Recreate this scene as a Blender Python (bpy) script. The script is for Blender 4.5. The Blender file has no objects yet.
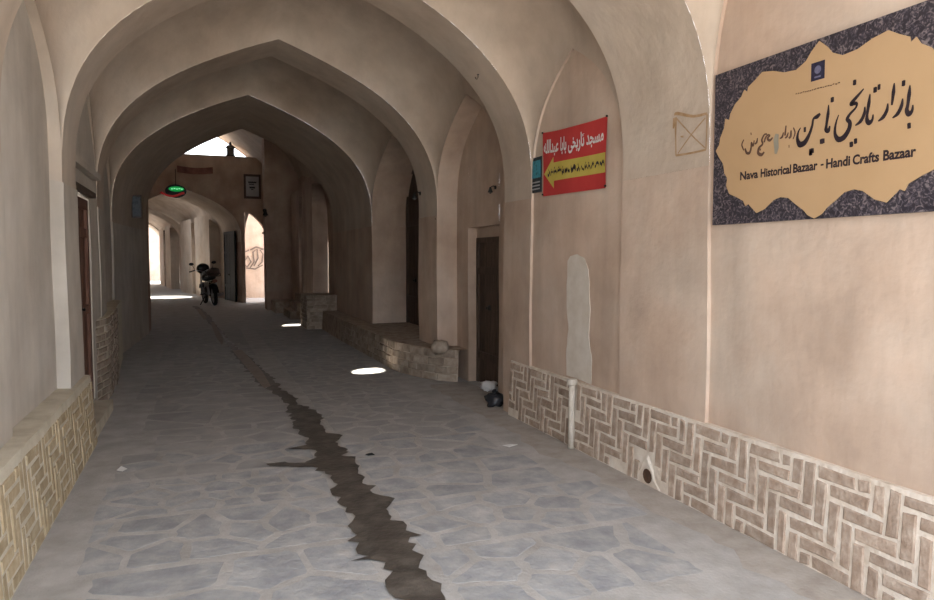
import bpy, bmesh, math, random
import numpy as np
from mathutils import Vector, Matrix, noise
from mathutils.geometry import tessellate_polygon

random.seed(7)
SC = bpy.context.scene
COL = SC.collection

# ------------------------------------------------------------------ camera
F_PX, EYE = 700.0, 1.55
PITCH = math.atan(42 / F_PX)
YAW = math.atan((467 - 200) / F_PX * math.cos(PITCH))
FWD = Vector((math.sin(YAW) * math.cos(PITCH), math.cos(YAW) * math.cos(PITCH), -math.sin(PITCH)))
RGT = Vector((math.cos(YAW), -math.sin(YAW), 0))
UPV = RGT.cross(FWD)
CAM = Vector((0, 0, EYE))
cd = bpy.data.cameras.new('camera')
cd.sensor_width = 36
cd.lens = F_PX / 934 * 36
cd.clip_start = 0.05
cam = bpy.data.objects.new('camera', cd)
COL.objects.link(cam)
cam.matrix_world = Matrix((
    (RGT.x, UPV.x, -FWD.x, CAM.x),
    (RGT.y, UPV.y, -FWD.y, CAM.y),
    (RGT.z, UPV.z, -FWD.z, CAM.z), (0, 0, 0, 1)))
SC.camera = cam


def ray(px, py):
    return FWD + RGT * ((px - 467) / F_PX) + UPV * (-(py - 300) / F_PX)


def on_axis(px, py, axis, v):
    """photo pixel -> point on the plane x/y/z = v"""
    r = ray(px, py)
    return CAM + r * ((v - CAM[axis]) / r[axis])


# ------------------------------------------------------------------ light
w = bpy.data.worlds.new('sky')
SC.world = w
w.use_nodes = True
bg = w.node_tree.nodes['Background']
bg.inputs['Color'].default_value = (0.86, 0.92, 1.0, 1)
bg.inputs['Strength'].default_value = 3.0
SUN_DIR = Vector((1.22, -1.30, -4.85)).normalized()
sl = bpy.data.lights.new('sun', 'SUN')
sl.energy = 14.0
sl.angle = math.radians(0.53)
sl.color = (1.0, 0.93, 0.82)
sun = bpy.data.objects.new('sun', sl)
COL.objects.link(sun)
sun.rotation_euler = SUN_DIR.to_track_quat('-Z', 'Y').to_euler()
sun.location = (-4, 10, 20)
SC.view_settings.view_transform = 'Standard'
SC.view_settings.look = 'None'
SC.view_settings.gamma = 1.0
SC.view_settings.use_curve_mapping = False
SC.view_settings.exposure = 0.85


# ------------------------------------------------------------------ materials
def new_mat(name):
    m = bpy.data.materials.new(name)
    m.use_nodes = True
    nt = m.node_tree
    return m, nt, nt.nodes['Principled BSDF']


def surf(name, cols, scale=3.0, rough=0.9, bump=0.3, bscale=40.0, bdist=0.004, stops=None,
         rnd=0.0, metal=0.0, coord='world', stretch=(1, 1, 1), detail=6.0, emis=None, spec=0.3, streak=0.0):
    """noise-mixed colours (albedo), fine relief; rnd = brightness change from piece to piece"""
    m, nt, b = new_mat(name)
    N, L = nt.nodes, nt.links
    if coord == 'world':
        g = N.new('ShaderNodeNewGeometry')
        src = g.outputs['Position']
    else:
        g = N.new('ShaderNodeTexCoord')
        src = g.outputs['Object']
    mp = N.new('ShaderNodeMapping')
    mp.inputs['Scale'].default_value = stretch
    L.new(src, mp.inputs['Vector'])
    vec = mp.outputs['Vector']
    if rnd:
        oi = N.new('ShaderNodeObjectInfo')
        add = N.new('ShaderNodeVectorMath')
        add.operation = 'ADD'
        sc_ = N.new('ShaderNodeMath')
        sc_.operation = 'MULTIPLY'
        sc_.inputs[1].default_value = 37.0
        L.new(oi.outputs['Random'], sc_.inputs[0])
        L.new(vec, add.inputs[0])
        L.new(sc_.outputs[0], add.inputs[1])
        vec = add.outputs[0]
    nz = N.new('ShaderNodeTexNoise')
    nz.inputs['Scale'].default_value = scale
    nz.inputs['Detail'].default_value = detail
    nz.inputs['Roughness'].default_value = 0.6
    L.new(vec, nz.inputs['Vector'])
    rp = N.new('ShaderNodeValToRGB')
    n = len(cols)
    st = stops or [0.32 + 0.36 * i / max(1, n - 1) for i in range(n)]
    while len(rp.color_ramp.elements) < n:
        rp.color_ramp.elements.new(0.5)
    for e, c, s in zip(rp.color_ramp.elements, cols, st):
        e.position = s
        e.color = (*c, 1)
    L.new(nz.outputs['Fac'], rp.inputs['Fac'])
    out = rp.outputs['Color']
    if streak:
        mp2 = N.new('ShaderNodeMapping')
        mp2.inputs['Scale'].default_value = (1, 1, .16)
        L.new(src, mp2.inputs['Vector'])
        n3 = N.new('ShaderNodeTexNoise')
        n3.inputs['Scale'].default_value = 4.0
        n3.inputs['Detail'].default_value = 8
        n3.inputs['Roughness'].default_value = .62
        L.new(mp2.outputs['Vector'], n3.inputs['Vector'])
        n4 = N.new('ShaderNodeTexNoise')
        n4.inputs['Scale'].default_value = 2.6
        n4.inputs['Detail'].default_value = 6
        L.new(src, n4.inputs['Vector'])
        av = N.new('ShaderNodeMath')
        av.operation = 'ADD'
        L.new(n3.outputs['Fac'], av.inputs[0])
        L.new(n4.outputs['Fac'], av.inputs[1])
        mr2 = N.new('ShaderNodeMapRange')
        mr2.inputs['From Min'].default_value = .75
        mr2.inputs['From Max'].default_value = 1.25
        mr2.inputs['To Min'].default_value = 1 - streak
        mr2.inputs['To Max'].default_value = 1 + streak
        L.new(av.outputs[0], mr2.inputs['Value'])
        hs2 = N.new('ShaderNodeHueSaturation')
        L.new(mr2.outputs['Result'], hs2.inputs['Value'])
        L.new(out, hs2.inputs['Color'])
        out = hs2.outputs['Color']
    if rnd:
        hs = N.new('ShaderNodeHueSaturation')
        mr = N.new('ShaderNodeMapRange')
        mr.inputs['To Min'].default_value = 1 - rnd
        mr.inputs['To Max'].default_value = 1 + rnd
        L.new(oi.outputs['Random'], mr.inputs['Value'])
        L.new(mr.outputs['Result'], hs.inputs['Value'])
        L.new(out, hs.inputs['Color'])
        out = hs.outputs['Color']
    L.new(out, b.inputs['Base Color'])
    b.inputs['Roughness'].default_value = rough
    b.inputs['Metallic'].default_value = metal
    b.inputs['Specular IOR Level'].default_value = spec
    if emis:
        b.inputs['Emission Color'].default_value = (*emis[0], 1)
        b.inputs['Emission Strength'].default_value = emis[1]
    if bump:
        n2 = N.new('ShaderNodeTexNoise')
        n2.inputs['Scale'].default_value = bscale
        n2.inputs['Detail'].default_value = 5
        L.new(vec, n2.inputs['Vector'])
        bp = N.new('ShaderNodeBump')
        bp.inputs['Strength'].default_value = bump
        bp.inputs['Distance'].default_value = bdist
        L.new(n2.outputs['Fac'], bp.inputs['Height'])
        L.new(bp.outputs['Normal'], b.inputs['Normal'])
    return m


M = {}
M['plaster_r'] = surf('pink_mud_plaster', [(.455, .335, .255), (.525, .40, .315), (.57, .465, .38)], 1.1, .95, .45, 16, .010, spec=.12, streak=.13)
M['plaster_l'] = surf('grey_mud_plaster', [(.49, .435, .375), (.545, .495, .435), (.59, .545, .49)], 1.2, .95, .45, 14, .010, spec=.12, streak=.12)
M['plaster_v'] = surf('vault_mud_plaster', [(.455, .365, .29), (.52, .43, .35), (.56, .485, .41)], 0.9, .95, .5, 12, .012, spec=.12, streak=.11)
M['plaster_far'] = surf('rosy_mud_plaster', [(.38, .26, .20), (.46, .34, .265), (.52, .41, .33)], 1.0, .95, .4, 14, .008, spec=.12, streak=.12)
M['patch'] = surf('white_plaster_patch', [(.59, .52, .44), (.67, .61, .54)], 9, .9, .25, 50, .002, spec=.15)
M['mortar_r'] = surf('pale_mortar', [(.56, .465, .375), (.70, .61, .52), (.76, .69, .61)], 7, .95, .8, 40, .010, spec=.1, streak=.08)
M['mortar_l'] = surf('sandy_mortar', [(.50, .44, .34), (.60, .54, .43), (.65, .595, .49)], 6, .95, .7, 40, .006, spec=.1)
M['brick_r'] = surf('brown_brick', [(.30, .215, .16), (.395, .30, .235), (.50, .405, .33)], 14, .95, .9, 50, .008, rnd=.14, coord='obj', spec=.1)
M['brick_l'] = surf('yellow_brick', [(.36, .28, .175), (.44, .35, .23), (.52, .44, .31)], 12, .95, .6, 60, .004, rnd=.12, coord='obj', spec=.1)
M['brick_d'] = surf('dusty_brick', [(.26, .20, .155), (.36, .29, .23), (.44, .37, .30)], 8, .95, .7, 50, .005, rnd=.2, coord='obj', spec=.1)
M['floor'] = surf('dusty_floor_mortar', [(.37, .35, .33), (.435, .42, .405), (.50, .485, .47)], 5, .85, .8, 45, .006, spec=.25, streak=.08, detail=14)
M['stone'] = surf('slate_flagstone', [(.29, .295, .315), (.36, .365, .375), (.46, .45, .44)], 7, .78, .9, 28, .007, rnd=.07, coord='world', spec=.3, streak=.10, detail=14)
M['stone_d'] = surf('dusty_flagstone', [(.325, .32, .32), (.37, .36, .355), (.43, .415, .40)], 4.5, .8, .5, 30, .004, rnd=.05, coord='world', spec=.3, streak=.08)
M['wet'] = surf('wet_channel', [(.05, .043, .037), (.085, .073, .062), (.16, .14, .12)], 6, .45, .8, 25, .008, spec=.4, stops=[.30, .48, .72])
M['drysilt'] = surf('dry_silt', [(.30, .25, .21), (.38, .33, .28)], 8, .9, .5, 40, .003)
M['dust'] = surf('sandy_dust', [(.36, .32, .285), (.43, .39, .35), (.48, .445, .41)], 6, .95, .8, 45, .006, spec=.1, detail=14)
M['outside'] = surf('pale_street', [(.50, .47, .43), (.58, .55, .5)], 1, .9, .3, 20, .004)
M['wood_d'] = surf('dark_brown_wood', [(.045, .03, .022), (.075, .05, .037), (.10, .07, .05)], 6, .7, .5, 30, .003, stretch=(1, 6, .7), rnd=.15)
M['wood_r'] = surf('red_brown_wood', [(.11, .05, .034), (.16, .075, .05), (.21, .11, .075)], 6, .65, .5, 30, .003, stretch=(4, 4, .6), rnd=.12)
M['iron'] = surf('dark_iron', [(.02, .02, .02), (.04, .037, .034)], 20, .5, .2, 80, .001, metal=.4)
M['black'] = surf('black_rubber', [(.012, .012, .013), (.022, .022, .023)], 20, .7, .3, 90, .001)
M['paintblk'] = surf('black_paint', [(.012, .012, .014), (.02, .02, .024)], 10, .3, 0)
M['chrome'] = surf('dull_chrome', [(.35, .35, .36), (.5, .5, .5)], 10, .35, 0, metal=.9)
M['bagwhite'] = surf('white_plastic', [(.72, .72, .71), (.82, .82, .81)], 8, .5, .3, 60, .002)
M['bagblack'] = surf('black_plastic', [(.02, .02, .024), (.035, .035, .04)], 8, .35, .3, 60, .002)
M['pipe'] = surf('beige_pvc', [(.46, .40, .33), (.60, .54, .47)], 12, .6, .2, 60, .002)
M['hole'] = surf('painted_hole_brown', [(.06, .035, .022), (.12, .065, .04)], 14, .95, .4, 60, .003)  # dark inside of the drain hole, put into the colour
M['gold'] = surf('sign_ochre', [(.445, .29, .155), (.475, .315, .175)], 2, .55, 0)
M['ink'] = surf('sign_ink', [(.018, .012, .016), (.03, .02, .026)], 20, .5, 0)
M['ink2'] = surf('sign_brown_ink', [(.10, .055, .04), (.14, .08, .055)], 20, .5, 0)
M['logo'] = surf('logo_navy', [(.018, .016, .035), (.035, .032, .06)], 60, .5, 0)
M['logo2'] = surf('logo_pale', [(.10, .10, .16), (.16, .15, .22)], 60, .5, 0)
M['smudge'] = surf('paint_smudge', [(.24, .215, .17), (.30, .27, .20)], 10, .7, 0)
M['red'] = surf('red_cloth', [(.46, .035, .035), (.55, .055, .05)], 3, .75, .2, 200, .001)
M['yellow'] = surf('yellow_print', [(.50, .40, .075), (.58, .46, .11)], 6, .75, 0)
M['white'] = surf('white_print', [(.70, .66, .64), (.8, .78, .76)], 10, .75, 0)
M['teal'] = surf('teal_print', [(.02, .13, .18), (.05, .26, .33), (.02, .06, .08)], 14, .6, 0)
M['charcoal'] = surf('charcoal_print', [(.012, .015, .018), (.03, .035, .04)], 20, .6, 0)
M['scratch'] = surf('scratched_clay', [(.33, .20, .10), (.44, .30, .18)], 18, .95, .3, 60, .002)
M['groove'] = surf('groove_shade', [(.38, .29, .22), (.44, .35, .28)], 18, .95, .3, 60, .002)
M['graf'] = surf('spray_paint', [(.13, .10, .08), (.22, .17, .14)], 10, .8, 0)
M['paper'] = surf('grey_paper', [(.33, .32, .33), (.42, .41, .42)], 3, .7, 0)
M['frame'] = surf('dark_frame', [(.06, .04, .035), (.09, .06, .05)], 8, .6, 0)
M['maroon'] = surf('faded_maroon_cloth', [(.20, .09, .075), (.28, .14, .11)], 6, .8, .2, 60, .002)
M['green_on'] = surf('green_neon', [(.01, .3, .06), (.02, .4, .1)], 20, .5, 0, emis=((.01, .5, .10), .22))
M['green_hi'] = surf('mint_neon', [(.2, .6, .35), (.3, .7, .4)], 20, .5, 0, emis=((.3, 1.0, .5), .5))
M['red_on'] = surf('red_neon', [(.3, .02, .02), (.4, .03, .03)], 20, .5, 0, emis=((.6, .05, .05), .1))
M['lampglass'] = surf('smoky_glass', [(.10, .09, .08), (.14, .13, .12)], 5, .2, 0)
M['board_blue'] = surf('blue_grey_print', [(.05, .065, .085), (.10, .12, .14), (.03, .035, .045)], 16, .4, 0, coord='world')

# sign border: dark arabesque print
m, nt, b = new_mat('arabesque_border')
N, L = nt.nodes, nt.links
g = N.new('ShaderNodeTexCoord')
n1 = N.new('ShaderNodeTexNoise'); n1.inputs['Scale'].default_value = 30; n1.inputs['Distortion'].default_value = 2.5
L.new(g.outputs['Object'], n1.inputs['Vector'])
r1 = N.new('ShaderNodeValToRGB')
r1.color_ramp.elements[0].position = .44; r1.color_ramp.elements[0].color = (.018, .015, .022, 1)
r1.color_ramp.elements[1].position = .66; r1.color_ramp.elements[1].color = (.20, .165, .165, 1)
e = r1.color_ramp.elements.new(.54); e.color = (.06, .05, .065, 1)
L.new(n1.outputs['Fac'], r1.inputs['Fac']); L.new(r1.outputs['Color'], b.inputs['Base Color'])
b.inputs['Roughness'].default_value = .5
M['arabesque'] = m


# ------------------------------------------------------------------ mesh helpers
def warp(p):
    """hand-plastered unevenness, a function of place so that edges stay closed"""
    v = Vector(p)
    if v.z < .001:
        v.z -= .05                         # walls run down into the ground
    q = v * 0.9
    return v + Vector((noise.noise(q), noise.noise(q + Vector((31, 0, 0))), noise.noise(q + Vector((0, 57, 0))) * .6)) * 0.016


class MB:
    def __init__(self):
        self.v, self.f = [], []

    def add(self, vs, fs):
        o = len(self.v)
        self.v += [tuple(p) for p in vs]
        self.f += [tuple(i + o for i in f) for f in fs]
        return self

    def quad(self, a, b_, c, d):
        return self.add([a, b_, c, d], [(0, 1, 2, 3)])

    def patch(self, a, b_, c, d, n=8, k=8):
        """bilinear grid a-b (n) / d-c, k rows, so that the warp can bend it"""
        a, b_, c, d = map(Vector, (a, b_, c, d))
        return self.grid([[(a.lerp(b_, i / n)).lerp(d.lerp(c, i / n), j / k) for i in range(n + 1)] for j in range(k + 1)])

    def grid(self, rows, skip=None, closed=False):
        r, c = len(rows), len(rows[0])
        fs = []
        for j in range(r - 1):
            for i in range(c - (0 if closed else 1)):
                i2 = (i + 1) % c
                if skip and skip(rows[j][i], rows[j][i2], rows[j + 1][i2], rows[j + 1][i]):
                    continue
                fs.append((j * c + i, j * c + i2, (j + 1) * c + i2, (j + 1) * c + i))
        return self.add([p for row in rows for p in row], fs)

    def box(self, lo, hi, M_=None):
        x0, y0, z0 = lo
        x1, y1, z1 = hi
        vs = [Vector(p) for p in ((x0, y0, z0), (x1, y0, z0), (x1, y1, z0), (x0, y1, z0), (x0, y0, z1), (x1, y0, z1), (x1, y1, z1), (x0, y1, z1))]
        if M_:
            vs = [M_ @ p for p in vs]
        return self.add(vs, [(0, 3, 2, 1), (4, 5, 6, 7), (0, 1, 5, 4), (1, 2, 6, 5), (2, 3, 7, 6), (3, 0, 4, 7)])

    def tube(self, pts, r, n=8, caps=True):
        pts = [Vector(p) for p in pts]
        rs = r if isinstance(r, (list, tuple)) else [r] * len(pts)
        rows = []
        for i, p in enumerate(pts):
            t = (pts[min(i + 1, len(pts) - 1)] - pts[max(i - 1, 0)]).normalized()
            a = t.cross(Vector((0, 0, 1)) if abs(t.z) < .9 else Vector((1, 0, 0))).normalized()
            b_ = t.cross(a)
            rows.append([p + (a * math.cos(2 * math.pi * k / n) + b_ * math.sin(2 * math.pi * k / n)) * rs[i] for k in range(n)])
        o = len(self.v)
        self.grid(rows, closed=True)
        if caps:
            self.f.append(tuple(o + k for k in reversed(range(n))))
            self.f.append(tuple(o + (len(rows) - 1) * n + k for k in range(n)))
        return self

    def lathe(self, prof, c, axis='z', n=16):
        """prof: (radius, height)"""
        c = Vector(c)
        rows = []
        for r, h in prof:
            row = []
            for k in range(n):
                a = 2 * math.pi * k / n
                u, v = r * math.cos(a), r * math.sin(a)
                row.append(c + Vector({'z': (u, v, h), 'x': (h, u, v), 'y': (u, h, v)}[axis]))
            rows.append(row)
        return self.grid(rows, closed=True)

    def blob(self, c, r, n=12, k=8, jit=0.0, seed=0, M_=None):
        c = Vector(c)
        rows = []
        for j in range(k + 1):
            th = math.pi * j / k
            row = []
            for i in range(n):
                ph = 2 * math.pi * i / n
                d = Vector((math.sin(th) * math.cos(ph), math.sin(th) * math.sin(ph), -math.cos(th)))
                s = 1 + jit * noise.noise(d * 2.3 + Vector((seed * 7.1, 0, 0)))
                p = Vector((d.x * r[0], d.y * r[1], d.z * r[2])) * s
                row.append(c + ((M_ @ p) if M_ else p))
            rows.append(row)
        return self.grid(rows, closed=True)

    def build(self, name, mat, parent=None, smooth=False, do_warp=False, kind=None):
        vs = [warp(p) for p in self.v] if do_warp else self.v
        me = bpy.data.meshes.new(name)
        me.from_pydata([tuple(p) for p in vs], [], self.f)
        me.materials.append(M[mat] if isinstance(mat, str) else mat)
        if smooth:
            me.polygons.foreach_set('use_smooth', [True] * len(me.polygons))
        me.update()
        o = bpy.data.objects.new(name, me)
        COL.objects.link(o)
        if parent:
            o.parent = parent
        if kind:
            o['kind'] = kind
        return o


def empty(name, loc=(0, 0, 0), kind=None):
    o = bpy.data.objects.new(name, None)
    COL.objects.link(o)
    o.location = loc
    o.empty_display_size = .1
    if kind:
        o['kind'] = kind
    return o


def tag(o, label, cat=None, group=None):
    o['label'] = label
    if cat:
        o['category'] = cat
    if group:
        o['group'] = group
    return o


def poly_slab(outline, to3, thick, normal):
    """outline: 2-D points; to3 maps them to 3-D; slab of that thickness towards normal"""
    mb = MB()
    p = [Vector(to3(q)) for q in outline]
    nrm = Vector(normal) * thick
    n = len(p)
    tris = tessellate_polygon([[Vector((q[0], q[1], 0)) for q in outline]])
    mb.add([q + nrm for q in p], tris)
    mb.add(p + [q + nrm for q in p], [(i, (i + 1) % n, n + (i + 1) % n, n + i) for i in range(n)])
    return mb


# ------------------------------------------------------------------ vault geometry
QX = 0.34


def prof(s):
    """height of the pointed arch, 0..1, at distance s (0 crown, 1 springing)"""
    return max(0.0, 1 - abs(s)) ** QX


def samples(n):
    """-1..1, dense towards the springings"""
    h = [1 - (i / n) ** 2.2 for i in range(n + 1)]
    return [-x for x in h] + list(reversed(h))[1:]


ZS = 2.1
# y0, y1, xl0, xr0, xl1, xr1, apex0, apex1
PIERS = [
    (0.45, 0.90, -.97, 2.85, -.97, 2.85, 4.10, 4.10),
    (3.42, 4.35, -.97, 2.85, -.97, 2.85, 4.10, 4.10),
    (5.83, 6.45, -.92, 2.85, -.92, 2.85, 4.10, 4.10),
    (8.57, 9.37, -1.03, 2.85, -1.06, 2.85, 4.10, 4.12),
    (12.0, 15.8, -1.25, 2.80, -1.02, 2.80, 4.18, 4.30),
    (25.3, 28.2, -2.42, 1.34, -2.95, .82, 3.88, 3.88),
    (35.0, 37.0, -4.45, -.54, -4.8, -.9, 3.95, 3.95),
    (45.0, 47.0, -5.9, -1.9, -6.2, -2.2, 4.0, 4.0),
]
WALL_R = empty('wall_right', (2.9, 6, 0), 'structure')
WALL_L = empty('wall_left', (-1.0, 6, 0), 'structure')
CEIL = empty('ceiling', (1, 6, 4), 'structure')
for o, t in ((WALL_R, 'pinkish mud-plaster wall of the passage with brick plinth and big sign'),
             (WALL_L, 'greyish mud-plaster wall of the passage with yellow brick plinth'),
             (CEIL, 'row of pointed plastered arches and shallow vaults over the passage')):
    tag(o, t)


def kid(o, root):
    """parent without moving"""
    o.parent = root
    o.matrix_parent_inverse = Matrix.Translation(root.location).inverted()
    return o


def arch_pt(u, xl, xr, za, y, zs=ZS):
    return Vector((xl + (xr - xl) * (u + 1) / 2, y, zs + (za - zs) * prof(u)))


SU = samples(22)
for i, (y0, y1, a0, b0, a1, b1, z0, z1) in enumerate(PIERS):
    n = max(3, int((y1 - y0) / .25))
    rows = []
    for j in range(n + 1):
        t = j / n
        rows.append([arch_pt(u, a0 + (a1 - a0) * t, b0 + (b1 - b0) * t, z0 + (z1 - z0) * t, y0 + (y1 - y0) * t) for u in SU])
    mb = MB().grid(rows)
    kid(mb.build('arch', 'plaster_v', None, True, True), CEIL)
    for side, (x0, x1), root, mt in (('r', (b0, b1), WALL_R, 'plaster_r'), ('l', (a0, a1), WALL_L, 'plaster_l')):
        s = 1 if side == 'r' else -1
        e = (-.003 if s > 0 else -.010) * s                      # the shaft stands a finger proud of the arch above its springing
        out = s * (.75 if i in (3, 4) and side == 'r' else .10 if i == 5 and side == 'r' else .5)
        mb = MB()
        mb.patch((x0 + e, y0, 0), (x1 + e, y1, 0), (x1 + e, y1, ZS), (x0 + e, y0, ZS), 6, 10)
        mb.patch((x0 + e, y0, ZS), (x1 + e, y1, ZS), (x1 + .02 * s, y1, ZS + .006), (x0 + .02 * s, y0, ZS + .006), 6, 1)
        mb.patch((x0 + e, y0, 0), (x0 + out, y0, 0), (x0 + out, y0, ZS), (x0 + e, y0, ZS), 4, 10)
        mb.patch((x1 + e, y1, 0), (x1 + out, y1, 0), (x1 + out, y1, ZS), (x1 + e, y1, ZS), 4, 10)
        # the narrow return above the springing
        mb.patch((x0, y0, ZS), (x0 + out, y0, ZS), (x0 + out, y0, ZS + .5), (x0, y0, ZS + .06), 3, 2)
        mb.patch((x1, y1, ZS), (x1 + out, y1, ZS), (x1 + out, y1, ZS + .5), (x1, y1, ZS + .06), 3, 2)
        mt2 = 'plaster_far' if i >= 5 else mt
        kid(mb.build('pier', mt2, None, False, True), root)


def cell_z(u, v, za0, za1, zl, p=1.55, zs=ZS):
    """height of a bay's vault over the passage: transverse arch and side lunette blended"""
    t = (v + 1) / 2
    a = (za0 + (za1 - za0) * t - zs) * prof(u)
    b_ = (zl - zs) * prof(v)
    return zs + (a ** p + b_ ** p) ** (1 / p)


def bay(i, zl, dl, dr, patch_at=None, hole_r=0.0, zl_far=None, end=None, name='vault_cell', mat='plaster_v'):
    """vault of the bay behind pier i; dl, dr = x of the side walls' faces"""
    A = PIERS[i]
    B = PIERS[i + 1] if end is None else end
    y0, y1 = A[1], B[0]
    xl0, xr0, xl1, xr1 = A[4], A[5], B[2], B[3]
    za0, za1 = A[7], B[6]

    def P(u, v):
        t = (v + 1) / 2
        xl, xr = xl0 + (xl1 - xl0) * t, xr0 + (xr1 - xr0) * t
        return Vector((xl + (xr - xl) * (u + 1) / 2, y0 + (y1 - y0) * t, cell_z(u, v, za0, za1, zl)))
    skip = None
    if patch_at:
        # follow the sun back from the lit patch on the floor to the vault
        px, py = patch_at
        z = 4.8
        for _ in range(30):
            k = z / -SUN_DIR.z
            x, y = px - SUN_DIR.x * k, py - SUN_DIR.y * k
            t = (y - y0) / (y1 - y0)
            xl, xr = xl0 + (xl1 - xl0) * t, xr0 + (xr1 - xr0) * t
            z = .5 * z + .5 * cell_z((x - xl) / (xr - xl) * 2 - 1, 2 * t - 1, za0, za1, zl)
        hc = Vector((x, y))

        def skip(a, b_, c, d):
            m_ = (a + b_ + c + d) / 4
            return (Vector((m_.x, m_.y)) - hc).length < hole_r
    nv = samples(22)
    us = samples(30)
    if patch_at:
        us = sorted(set(us + [k / 50 for k in range(-49, 50)]))
        nv = sorted(set(nv + [k / 40 for k in range(-39, 40)]))
    mb = MB().grid([[P(u, v) for u in us] for v in nv], skip)
    # soffit of the lunettes, out to the side walls
    for u, dx in ((-1, dl), (1, dr)):
        if dx is None:
            continue
        edge = [P(u, v) for v in nv]
        kx = [dx if not callable(dx) else dx(p.y) for p in edge]
        mb2 = MB().grid([edge, [Vector(((p.x + x_) / 2, p.y, p.z)) for p, x_ in zip(edge, kx)], [Vector((x_, p.y, p.z)) for p, x_ in zip(edge, kx)]])
        kid(mb2.build('lunette_soffit', 'plaster_r' if (u > 0 and i < 4) else 'plaster_v', None, True, True), CEIL)
    kid(mb.build(name, mat, None, True, True), CEIL)
    if patch_at and hole_r < .5:
        ring = MB().lathe([(hole_r + .05, 0), (hole_r + .05, .35), (hole_r + .2, .35), (hole_r + .2, -.15)], (hc.x, hc.y, z + .02), n=20)
        kid(ring.build('oculus_rim', 'plaster_v', None, False), CEIL)


bay(0, 4.35, -1.05, 2.92)
bay(1, 3.24, -1.02, 2.92)
bay(2, 3.40, -1.06, 3.16)
bay(3, 3.45, -1.30, 3.45, patch_at=(2.12, 9.42), hole_r=.27)


def wall_face(root, x, y0, y1, z1, mat, hole=None, reveal=0, s=1, name='bay_wall', z0=0.0):
    """bay wall in the plane x with one rectangular opening (ya, yb, za, zb) and its reveals"""
    mb = MB()
    if hole is None:
        mb.patch((x, y0, z0), (x, y1, z0), (x, y1, z1), (x, y0, z1), 8, 14)
    else:
        ya, yb, za, zb = hole
        if ya > y0:
            mb.patch((x, y0, z0), (x, ya, z0), (x, ya, z1), (x, y0, z1), 3, 12)
        if yb < y1:
            mb.patch((x, yb, z0), (x, y1, z0), (x, y1, z1), (x, yb, z1), 3, 12)
        mb.patch((x, ya, zb), (x, yb, zb), (x, yb, z1), (x, ya, z1), 4, 5)
        if za > z0:
            mb.patch((x, ya, z0), (x, yb, z0), (x, yb, za), (x, ya, za), 4, 3)
        r = x + reveal * s
        mb.patch((x, ya, za), (r, ya, za), (r, ya, zb), (x, ya, zb), 2, 8)
        mb.patch((x, yb, za), (r, yb, za), (r, yb, zb), (x, yb, zb), 2, 8)
        mb.patch((x, ya, zb), (r, ya, zb), (r, yb, zb), (x, yb, zb), 2, 3)
        mb.patch((x, ya, za), (r, ya, za), (r, yb, za), (x, yb, za), 2, 3)
    return kid(mb.build(name, mat, None, False, True), root)


# right-hand bays
XR0 = 2.872
wall_face(WALL_R, XR0, .90, 3.42, 4.5, 'plaster_r')
wall_face(WALL_R, XR0, 4.35, 5.83, 3.5, 'plaster_r')
wall_face(WALL_R, 3.12, 6.45, 8.57, 3.6, 'plaster_r', hole=(7.20, 8.16, .0, 1.93), reveal=.18)
wall_face(WALL_R, 3.41, 9.37, 12.0, 3.7, 'plaster_r', hole=(10.75, 11.98, .22, 3.05), reveal=.04)
# entrance front over the first arch
mb = MB()
cv = [arch_pt(u, -.97, 2.85, 4.10, .45) for u in SU]
mb.grid([cv, [Vector((p.x, .45, (p.z + 5.6) / 2)) for p in cv], [Vector((p.x, .45, 5.6)) for p in cv]])
for xa, xb in ((-4.5, -.97), (2.85, 6.5)):
    mb.patch((xa, .45, 0), (xb, .45, 0), (xb, .45, 5.6), (xa, .45, 5.6), 6, 8)
kid(mb.build('entrance_front', 'plaster_r', None, False, True), CEIL)
# left-hand bays
wall_face(WALL_L, -1.02, .90, 3.42, 4.5, 'plaster_l', s=-1)
wall_face(WALL_L, -1.0, 4.35, 5.83, 3.5, 'plaster_l', s=-1)
wall_face(WALL_L, -1.03, 6.45, 8.57, 3.6, 'plaster_l', hole=(6.60, 7.95, .12, 2.14), reveal=.10, s=-1)
wall_face(WALL_L, -1.27, 9.37, 12.0, 3.7, 'plaster_l', s=-1)


# ------------------------------------------------------------------ the domed crossing and what lies beyond
def arched_wall(p0, p1, z1, openings, mat, name, root):
    """wall from p0 to p1 (x, y) with pointed openings (a, b, crown, zs, za, depth, back); depth runs to the right of p0->p1"""
    p0, p1 = Vector((*p0, 0)), Vector((*p1, 0))
    Lw = (p1 - p0).length
    d = (p1 - p0).normalized()
    nrm = Vector((d.y, -d.x, 0))
    mb = MB()

    def Q(s, z, dep=0):
        return p0 + d * s + nrm * dep + Vector((0, 0, z))
    cur = 0.0
    for (a, b_, cr, zs, za, dep, back) in sorted(openings):
        mb.patch(Q(cur, 0), Q(a, 0), Q(a, z1), Q(cur, z1), 4, 10)
        curve = []
        for u in samples(12):
            s = cr + u * ((b_ - cr) if u > 0 else (cr - a))
            curve.append((s, zs + (za - zs) * prof(u)))
        mb.grid([[Q(s, z) for s, z in curve], [Q(s, (z + z1) / 2) for s, z in curve], [Q(s, z1) for s, z in curve]])
        loop = [(a, 0)] + curve + [(b_, 0)]
        if dep:
            mb.grid([[Q(s, z) for s, z in loop], [Q(s, z, dep) for s, z in loop]])
        if back:
            mb.patch(Q(a, 0, dep), Q(b_, 0, dep), Q(b_, za + .1, dep), Q(a, za + .1, dep), 4, 8)
        cur = b_
    mb.patch(Q(cur, 0), Q(Lw, 0), Q(Lw, z1), Q(cur, z1), 4, 10)
    return kid(mb.build(name, mat, None, False, True), root)


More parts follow.
